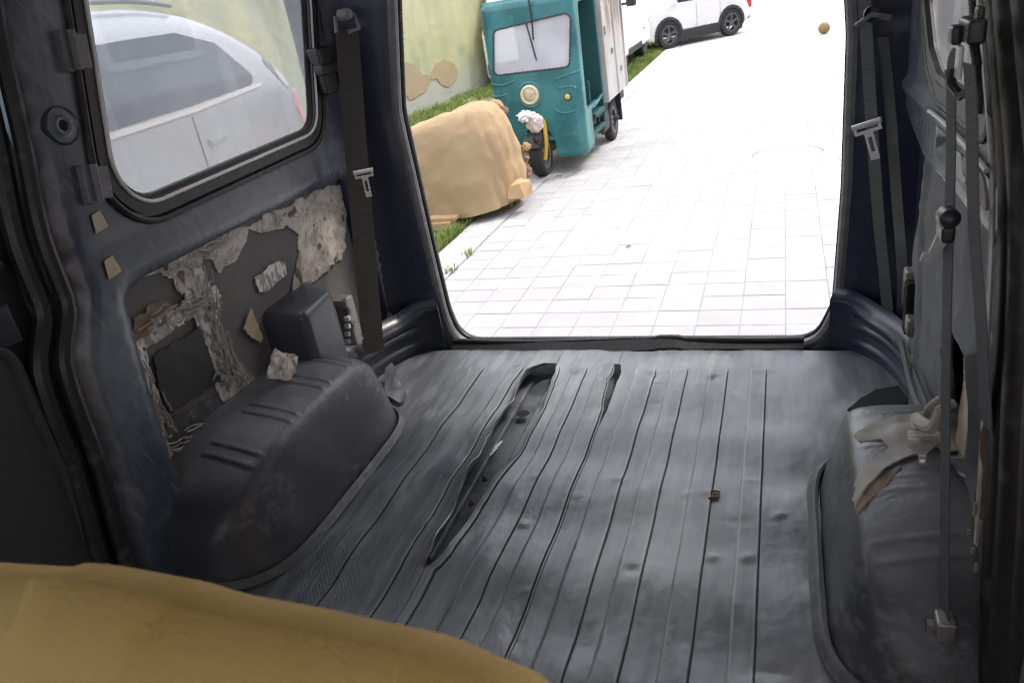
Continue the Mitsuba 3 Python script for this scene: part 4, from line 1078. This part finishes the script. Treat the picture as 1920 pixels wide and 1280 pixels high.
hb.apply_transform(trimesh.transformations.rotation_matrix(math.pi / 2, (1, 0, 0))); hb.apply_translation((hc[0], YF, hc[2]))
obj(K + '__headlight', hb, 'm_cream')
hl = trimesh.creation.revolve(np.array([(.064, .02), (.05, .03), (.03, .036), (0, .038)]), sections=40)
hl.apply_transform(trimesh.transformations.rotation_matrix(math.pi / 2, (1, 0, 0))); hl.apply_translation((hc[0], YF, hc[2]))
obj(K + '__headlight__lens', hl, 'm_lampglass')
# raised ring and pressed creases of the front panel
obj(K + '__cab_shell__lamp_ring', tube([(hc[0] + .105 * math.cos(a), YF + .002, hc[2] + .105 * math.sin(a)) for a in np.linspace(0, 2 * np.pi, 40)[:-1]], .016, 8, True), 'm_teal')
for pts in ([(921, 158), (942, 160), (965, 150)], [(1040, 150), (1060, 142), (1088, 132)], [(922, 180), (938, 181), (950, 176)], [(1045, 168), (1066, 162), (1082, 166)], [(1040, 205), (1060, 212), (1080, 206)]):
    obj(K + '__cab_shell__crease', tube(spline([W(a, b, 1, YF + .002) for a, b in pts], 16), np.r_[.003, np.full(14, .011), .003], 8), 'm_teal')
ic = W(1065, 181, 1, YF)
obj(K + '__indicator', hull_r([(ic[0], YF + .0, ic[2]), (ic[0], YF - .02, ic[2])], .026, 2), 'm_amber', smooth=60)
obj(K + '__indicator__base', lathe([(.034, -.02), (.038, .004), (.03, .012)], 'y', (ic[0], YF, ic[2]), 20), 'm_teal')
# front wheel, mudguard, fork
wc = np.array([-2.12, YF + .10, GZ + .20])


def wheel(key, c, r, w, axis='x', rim='m_rim', spokes=0, parts=True):
    prof = [(r * .62, -w * .42), (r * .86, -w * .5), (r * .96, -w * .42), (r, -w * .2), (r, w * .2), (r * .96, w * .42), (r * .86, w * .5), (r * .62, w * .42)]
    k = obj(key, lathe(prof, axis, c, 32), 'm_tyre')
    hub = [lathe([(0, -w * .3), (r * .2, -w * .32), (r * .25, -w * .1), (r * .25, w * .1), (r * .2, w * .32), (0, w * .3)], axis, c, 20), lathe([(r * .56, -w * .42), (r * .66, -w * .44), (r * .66, w * .44), (r * .56, w * .42), (r * .56, -w * .42)], axis, c, 32)]
    for i in range(spokes):
        a = 2 * np.pi * i / spokes
        d = np.array([0, math.cos(a), math.sin(a)]) if axis == 'x' else np.array([math.cos(a), 0, math.sin(a)])
        hub.append(tube([np.asarray(c) + d * r * .2, np.asarray(c) + d * r * .62], r * .075, 8))
    if not spokes: hub.append(lathe([(0, -w * .12), (r * .6, -w * .12), (r * .6, w * .12), (0, w * .12)], axis, c, 24))
    obj(k + '__rim', cat_(hub), rim, smooth=40)
    return k


fw = wheel(K + '__front_wheel', wc - [0, .06, 0], .20, .12, spokes=6)
fk = [W(1019, 225, 1, YF - .03), W(1024, 260, 1, YF - .06), W(1022, 300, 1, YF - .1)]
obj(K + '__fork', tube(spline(fk, 12), .018, 10), 'm_yellow', label='yellow front fork leg')
mg = [(wc[0], wc[1] - .06 + .225 * math.cos(a), wc[2] + .225 * math.sin(a)) for a in np.linspace(.7, 2.7, 24)]
obj(K + '__mudguard', ribbon(mg, (1, 0, 0), .11, .004), 'm_rubber')
# cab inside: back wall, seat, handlebar, floor
obj(K + '__cab_back_wall', plate(rnd([(xl + .02, -.25), (xr - .012, -.25), (xr - .012, .84), (xl + .02, .84)], .03), 1, 7.60, 7.64), 'm_tealdark')
obj(K + '__cab_roof', rbox(xl + .01, xr - .01, YF + .05, 7.68, .845, .885, .018), 'm_teal')
obj(K + '__cab_floor', rbox(xl + .03, xr - .01, YF + .2, 7.62, -.40, -.36, .01), 'm_tealdark')
obj(K + '__driver_seat', rbox(xl + .15, xr - .12, 7.25, 7.58, -.15, .02, .04, 2), 'm_plastic')
obj(K + '__side_rail', cat_([tube([(xr - .02, 7.64, .84), (xr - .02, 7.62, -.36)], .016), tube([(xr - .02, YF + .3, -.13), (xr - .01, 7.2, -.135), (xr - .02, 7.6, -.10)], .014)]), 'm_teal')
obj(K + '__step', cat_([rbox(xr - .14, xr + .012, YF + .42, 7.55, -.25, -.20, .015), rbox(xr - .05, xr - .02, 7.1, 7.13, -.22, .1, .008)]), 'm_tealdark')
obj(K + '__handlebar', cat_([tube([(xm - .3, YF + .33, .22), (xm - .1, YF + .25, .17), (xm + .1, YF + .25, .17), (xm + .3, YF + .33, .22)], .014), tube([(xm, YF + .26, .17), (xm - .04, YF + .1, -.25)], .02)]), 'm_plastic')
# cargo box
bx0, bx1, by0, by1, bz0, bz1 = xl - .02, -1.655, 7.72, 8.80, -.20, .74
obj(K + '__cargo_box', cat_([box(bx0, bx1, by0, by1, bz0, bz0 + .04), box(bx0, bx0 + .02, by0, by1, bz0 + .04, bz1), box(bx1 - .02, bx1, by0, by1, bz0 + .04, bz1), box(bx0 + .02, bx1 - .02, by0, by0 + .02, bz0 + .04, bz1), box(bx0 + .02, bx1 - .02, by1 - .02, by1, bz0 + .04, bz1)]), 'm_boxpaint', label='rusty white cargo box')
for y in (by0, by0 + .55, by1 - .04):
    obj(K + '__cargo_box__post', rbox(bx1 - .004, bx1 + .016, y, y + .035, bz0, .98, .004), 'm_boxpaint')
for z in (.80, .88, .96):
    obj(K + '__cargo_box__rail', rbox(bx1 - .012, bx1 + .006, by0, by1, z - .012, z + .012, .003), 'm_boxpaint')
for y in np.arange(by0 + .06, by1 - .05, .09):
    obj(K + '__cargo_box__slat', box(bx1 - .008, bx1 - .002, y, y + .03, bz1, .97), 'm_boxpaint')
obj(K + '__cargo_box__latch', cat_([rbox(bx1 - .002, bx1 + .014, by0 + .38, by0 + .44, .22, .27, .004), rbox(bx1 - .002, bx1 + .014, by0 + .78, by0 + .84, .0, .05, .004), rbox(bx1 - .002, bx1 + .014, by0 + .1, by0 + .15, .42, .50, .004)]), 'm_steel')
obj(K + '__chassis', cat_([rbox(xr - .12, xr - .06, 7.3, 8.95, -.34, -.22, .01), rbox(xl + .06, xl + .12, 7.3, 8.95, -.34, -.22, .01), tube([(xl, 8.2, -.44), (xr, 8.2, -.44)], .025), rbox(xr - .2, xr - .03, 7.62, 7.9, -.48, -.30, .02), tube([(xr - .05, 7.45, -.3), (xr - .07, 7.7, -.5), (xr - .07, 8.1, -.45)], .014)]), 'm_cladding')
wheel(K + '__rear_wheel', (-1.745, 8.15, GZ + .205), .205, .10)
wheel(K + '__rear_wheel', (xl + .08, 8.15, GZ + .205), .205, .10)
obj(K + '__mud_flap', box(bx1 - .12, bx1 - .01, 8.42, 8.43, -.5, bz0), 'm_rubber')

# ================================================================== CARS
def carbody(L, Wd, bot, top, plan, tumble):
    """Grid body: x' along (0 rear .. L front), profile top(x), bot(x), half-width plan(x), tumblehome tumble(z)."""
    xs_ = np.linspace(0, L, 140); k = np.linspace(0, 1, 50)

    def half(x, z):
        zt, zb = top(x), bot(x)
        t = np.clip((z - zb) / np.maximum(zt - zb, 1e-6), 0, 1)
        return plan(x) * tumble(z) * (1 - np.clip((t - .9) / .1, 0, 1) ** 2.2 * .16) * (1 - np.clip((.08 - t) / .08, 0, 1) ** 2 * .05)
    return xs_, k, half


def car(key, L, Wd, topp, botp, beltz, roofz, roofin, place, mats, wheels, wr_, cladding, glassp, extras):
    top = lambda x: np.interp(x, *spline(topp, 200).T)
    bot = lambda x: np.interp(x, *np.array(botp).T)
    plan = lambda x: Wd / 2 * (1 - .11 * np.clip(1 - x / .45, 0, 1) ** 2.2 - .20 * np.clip(1 - (L - x) / .7, 0, 1) ** 2.2)
    tumble = lambda z: 1 - roofin * np.clip((z - beltz) / (roofz - beltz), 0, 1.2) ** 1.25 - .03 * np.clip((.55 - z) / .4, 0, 1) ** 1.5
    xs_, k, half = carbody(L, Wd, bot, top, plan, tumble)
    Z = bot(xs_)[:, None] + (top(xs_) - bot(xs_))[:, None] * k[None]
    Xg = np.broadcast_to(xs_[:, None], Z.shape)
    Hh = half(Xg, Z)
    nr = 12
    rowsR = np.stack([Xg, -Hh, Z], -1); rowsL = np.stack([Xg, Hh, Z], -1)[:, ::-1]
    e = rowsR[:, -1]; s = np.linspace(-1, 1, nr)[1:-1]
    roof = np.stack([np.broadcast_to(xs_[:, None], (140, nr - 2)), -e[:, 1:2] * -1 * -s[None] * -1 * -1, e[:, 2:3] + .03 * (1 - s[None] ** 2)], -1)
    roof[..., 1] = s[None] * (-e[:, 1:2])
    floor = np.stack([np.broadcast_to(xs_[:, None], (140, 3)), np.linspace(1, -1, 3)[None] * Hh[:, :1], np.broadcast_to(Z[:, :1], (140, 3))], -1)
    loop = np.concatenate([rowsR, roof, rowsL, floor[:, 1:]], 1)
    body = gridmesh(loop)
    caps = []
    for i, fl in ((0, 0), (-1, 1)):
        lp = loop[i]; c = lp.mean(0); vv_ = np.vstack([lp, c]); n = len(lp)
        f = [(j, (j + 1) % n, n) if not fl else ((j + 1) % n, j, n) for j in range(n)]
        caps.append(trimesh.Trimesh(vv_, f, process=False))
    body = cat_([body] + caps)
    scl = place[2]
    M = np.eye(4); M[:2, 0] = place[1]; M[:2, 1] = (-place[1][1], place[1][0]); M[:3, :3] *= scl; M[:3, 3] = place[0]

    def put(k_, m, b, **kw):
        m = m.copy(); m.apply_transform(M); return obj(k_, m, b, **kw)
    put(key + '__body', body, mats['body'], smooth=50)

    def side(poly, sgn, off, t=.006, step=.08):
        f = lambda p: np.c_[p[:, 0], sgn * (half(p[:, 0], p[:, 1]) + off), p[:, 1]]
        return patch(poly, f, step, t, flip=sgn > 0)
    for sgn in (-1, 1):
        for g in glassp: put(key + '__window', side(rnd(g, .03), sgn, .006), 'm_carglass')
        for x in wheels:
            if cladding:
                ringp = sg.Point(x, wr_).buffer(wr_ * 1.28).intersection(sg.box(0, .12, L, 3)).difference(sg.Point(x, wr_).buffer(wr_ * 1.06))
                put(key + '__arch_cladding', side(ringp, sgn, .02, .02), 'm_cladding')
            put(key + '__wheel_well', side(sg.Point(x, wr_).buffer(wr_ * 1.1).intersection(sg.box(0, bot(x) + .01, L, 3)), sgn, .008), 'm_void')
        if cladding:
            put(key + '__sill', side(sg.box(wheels[0] + wr_ * 1.1, .14, wheels[1] - wr_ * 1.1, .40), sgn, .016, .02), 'm_cladding')
    for x in wheels:
        for sgn in (-1, 1):
            y = sgn * (plan(np.array(x)) - .085)
            k2 = key + '__wheel'; n = 0
            kk = k2
            while kk in scene: n += 1; kk = '%s_%03d' % (k2, n)
            prof = [(wr_ * .68, -.09), (wr_ * .93, -.105), (wr_, -.08), (wr_, .08), (wr_ * .93, .105), (wr_ * .68, .09)]
            put(kk, lathe(prof, 'y', (x, y, wr_), 36), 'm_tyre')
            hub = [lathe([(0, -.085), (wr_ * .18, -.09), (wr_ * .2, .09), (0, .085)], 'y', (x, y, wr_), 16), lathe([(wr_ * .6, -.1), (wr_ * .7, -.1), (wr_ * .7, .1), (wr_ * .6, .1), (wr_ * .6, -.1)], 'y', (x, y, wr_), 36)]
            for i in range(5):
                a = 2 * np.pi * i / 5 + .3
                for da in (-.12, .12):
                    hub.append(tube([np.array([x + wr_ * .15 * math.cos(a), y + sgn * .08, wr_ + wr_ * .15 * math.sin(a)]), np.array([x + wr_ * .66 * math.cos(a + da), y + sgn * .085, wr_ + wr_ * .66 * math.sin(a + da)])], .02, 6))
            put(kk + '__rim', cat_(hub), 'm_rim')
    extras(put, side, half, top, plan)


# grey car beside the left window: its tail is at far y, it points towards -y
def ex_grey(put, side, half, top, plan):
    k = 'parked_car'
    for sgn in (-1, 1):
        put(k + '__tail_light', side(rnd([(.0, .80), (.0, 1.02), (.13, 1.10), (.17, .98), (.09, .80)], .02), sgn, .014, .02), 'm_redclear')
        put(k + '__window_trim', side(sg.LineString([(.58, 1.19), (1.3, 1.15), (2.6, 1.125), (3.4, 1.10)]).buffer(.012), sgn, .012, .01, .03), 'm_chrome')
        for x0, x1 in ((1.34, 1.348), (2.64, 2.648)):
            put(k + '__door_gap', side(sg.box(x0, .35, x1, 1.12), sgn, .003, .004), 'm_void')
        put(k + '__door_handle', side(rnd([(1.06, .96), (1.27, .945), (1.27, .970), (1.06, .985)], .006), sgn, .02, .016, .03), 'm_silver')
        put(k + '__door_handle', side(rnd([(2.26, .945), (2.46, .935), (2.46, .965), (2.26, .975)], .008), sgn, .03, .022, .03), 'm_chrome')
        rx = np.linspace(.9, 3.0, 30)
        put(k + '__roof_rail', tube(np.c_[rx, sgn * (half(rx, top(rx) - .05) - .05), top(rx) + .035], .016), 'm_trimgrey')
    for s_ in (-1, 1): put(k + '__lower_door_trim', side(sg.box(1.25, .32, 3.1, .46), s_, .012, .012), 'm_cladding')
    put(k + '__spoiler', rbox(.08, .34, -.55, .55, top(np.array(.3)) - .03, top(np.array(.3)) + .02, .02), 'm_silver')
    put(k + '__rear_window', hull_r([(.12, -.5, 1.16), (.12, .5, 1.16), (.33, -.46, 1.48), (.33, .46, 1.48)], .02), 'm_carglass')


lab('parked_car', 'silver grey parked car seen through the dusty left side window', 'car')
car('parked_car', 4.9, 1.84, [(0, .82), (.03, 1.0), (.20, 1.25), (.58, 1.58), (.85, 1.68), (1.3, 1.74), (1.9, 1.75), (3.0, 1.66), (3.5, 1.42), (4.0, 1.12), (4.6, 1.0), (4.9, .7)],
    [(0, .42), (.3, .26), (4.5, .24), (4.9, .4)], 1.10, 1.74, .22, ((-4.2, 5.02, -.54), (.04, -.9992), 1.0), {'body': 'm_silver'}, (.85, 3.9), .34, False,
    [[(.14, 1.13), (.26, 1.11), (.42, 1.32), (.34, 1.37)], [(.60, 1.25), (.66, 1.20), (1.3, 1.175), (2.6, 1.15), (3.5, 1.12), (3.05, 1.42), (2.4, 1.55), (1.51, 1.57), (1.1, 1.57), (.80, 1.48)]], ex_grey)


def ex_white(put, side, half, top, plan):
    k = 'white_car'
    for sgn in (-1, 1):
        put(k + '__tail_light', side(rnd([(.0, .62), (.0, 1.25), (.22, 1.3), (.24, .85), (.12, .62)], .02), sgn, .014, .02), 'm_red')
        for x0 in (1.1, 1.85): put(k + '__door_gap', side(sg.box(x0, .42, x0 + .012, 1.02), sgn, .003, .004), 'm_trimgrey')
        put(k + '__mirror', rbox(2.5, 2.64, sgn * .93 - .09, sgn * .93 + .09, 1.02, 1.18, .03), 'm_white')
    put(k + '__rear_bumper', rbox(-.05, .12, -.7, .7, .32, .55, .04), 'm_cladding')
    for s_ in (-1, 1): put(k + '__headlight', side(rnd([(3.3, .72), (3.56, .66), (3.56, .72), (3.3, .84)], .02), s_, .01, .02), 'm_carglass')


lab('white_car', 'white parked car with dark grey sill trim and red tail light far beyond', 'car')
a_ = W(1216, 86, 2, GZ); b_ = W(1328, 71, 2, GZ)
a_, b_ = np.array([-3.2, 18.0]), np.array([-1.98, 19.1])
dcar = (a_ - b_) / np.linalg.norm(a_ - b_)
sc_ = 1.0
car('white_car', 3.6, 1.8, [(0, .9), (.05, 1.15), (.25, 1.52), (.6, 1.62), (1.4, 1.66), (1.9, 1.58), (2.5, 1.2), (2.9, 1.02), (3.4, .9), (3.6, .7)],
    [(0, .45), (.3, .24), (3.3, .22), (3.6, .42)], 1.02, 1.64, .2, (tuple(b_ - dcar * .75 * .80 + np.array([dcar[1], -dcar[0]]) * -.82 * .80) + (GZ + .004,), tuple(dcar), .80), {'body': 'm_white'}, (.75, 2.74), .335, True,
    [[(.36, 1.16), (1.02, 1.08), (1.02, 1.5), (.6, 1.5)], [(1.1, 1.07), (1.8, 1.05), (1.75, 1.5), (1.1, 1.53)], [(1.86, 1.05), (2.5, 1.06), (2.15, 1.34), (1.86, 1.48)]], ex_white)


# white van behind the tricycle and red-lamped vehicle further left
def boxy(key, x0, x1, y0, y1, h, label, lamp):
    lab(key, label, 'van')
    g = GZ + .01
    body = hull_r([(x0 + .06, y0 + .06, g + .3), (x1 - .06, y0 + .06, g + .3), (x0 + .06, y0 + .06, g + .95), (x1 - .06, y0 + .06, g + .95), (x0 + .12, y0 + .75, g + h - .05), (x1 - .12, y0 + .75, g + h - .05),
                   (x0 + .06, y1 - .06, g + .3), (x1 - .06, y1 - .06, g + .3), (x0 + .12, y1 - .1, g + h - .05), (x1 - .12, y1 - .1, g + h - .05)], .06, 2)
    obj(key + '__body', body, 'm_white', smooth=50)
    for yw in (y0 + .75, y1 - .75):
        for xw in (x0 + .1, x1 - .1): wheel(key + '__wheel', (xw, yw, g + .30), .30, .2, rim='m_rim')
    obj(key + '__sill', cat_([rbox(x1 - .03, x1 + .006, y0 + 1.1, y1 - 1.1, g + .25, g + .36, .01)]), 'm_cladding')
    for a, b in ((y0 + .95, y0 + 1.8), (y0 + 1.9, y0 + 2.8)):
        obj(key + '__window', rbox(x1 - .10, x1 - .045, a, b, g + 1.05, g + 1.5, .01), 'm_carglass')
    obj(key + '__windscreen', hull_r([(x0 + .2, y0 + .09, g + 1.02), (x1 - .2, y0 + .09, g + 1.02), (x0 + .25, y0 + .62, g + h - .28), (x1 - .25, y0 + .62, g + h - .28)], .02), 'm_carglass')
    obj(key + '__bumper', rbox(x0 + .05, x1 - .05, y0 - .05, y0 + .1, g + .3, g + .5, .03), 'm_cladding')
    if lamp:
        obj(key + '__tail_light', rbox(x0 + .05, x0 + .15, y0 - .012, y0 + .12, g + .95, g + 1.3, .02), 'm_red')
    else:
        m_ = cat_([rbox(x1 + .09, x1 + .25, y0 + .75, y0 + .85, g + 1.05, g + 1.45, .03), tube([(x1 - .02, y0 + .82, g + 1.1), (x1 + .12, y0 + .8, g + 1.1)], .02)])
        obj(key + '__mirror', m_, 'm_plastic')


boxy('white_van', -3.95, -2.56, 12.9, 16.6, 1.95, 'white van with a black mirror parked just behind the cargo tricycle', False)
boxy('white_van_001', -4.93, -4.02, 13.2, 16.4, 1.95, 'white van with a red tail light in the gap left of the tricycle', True)
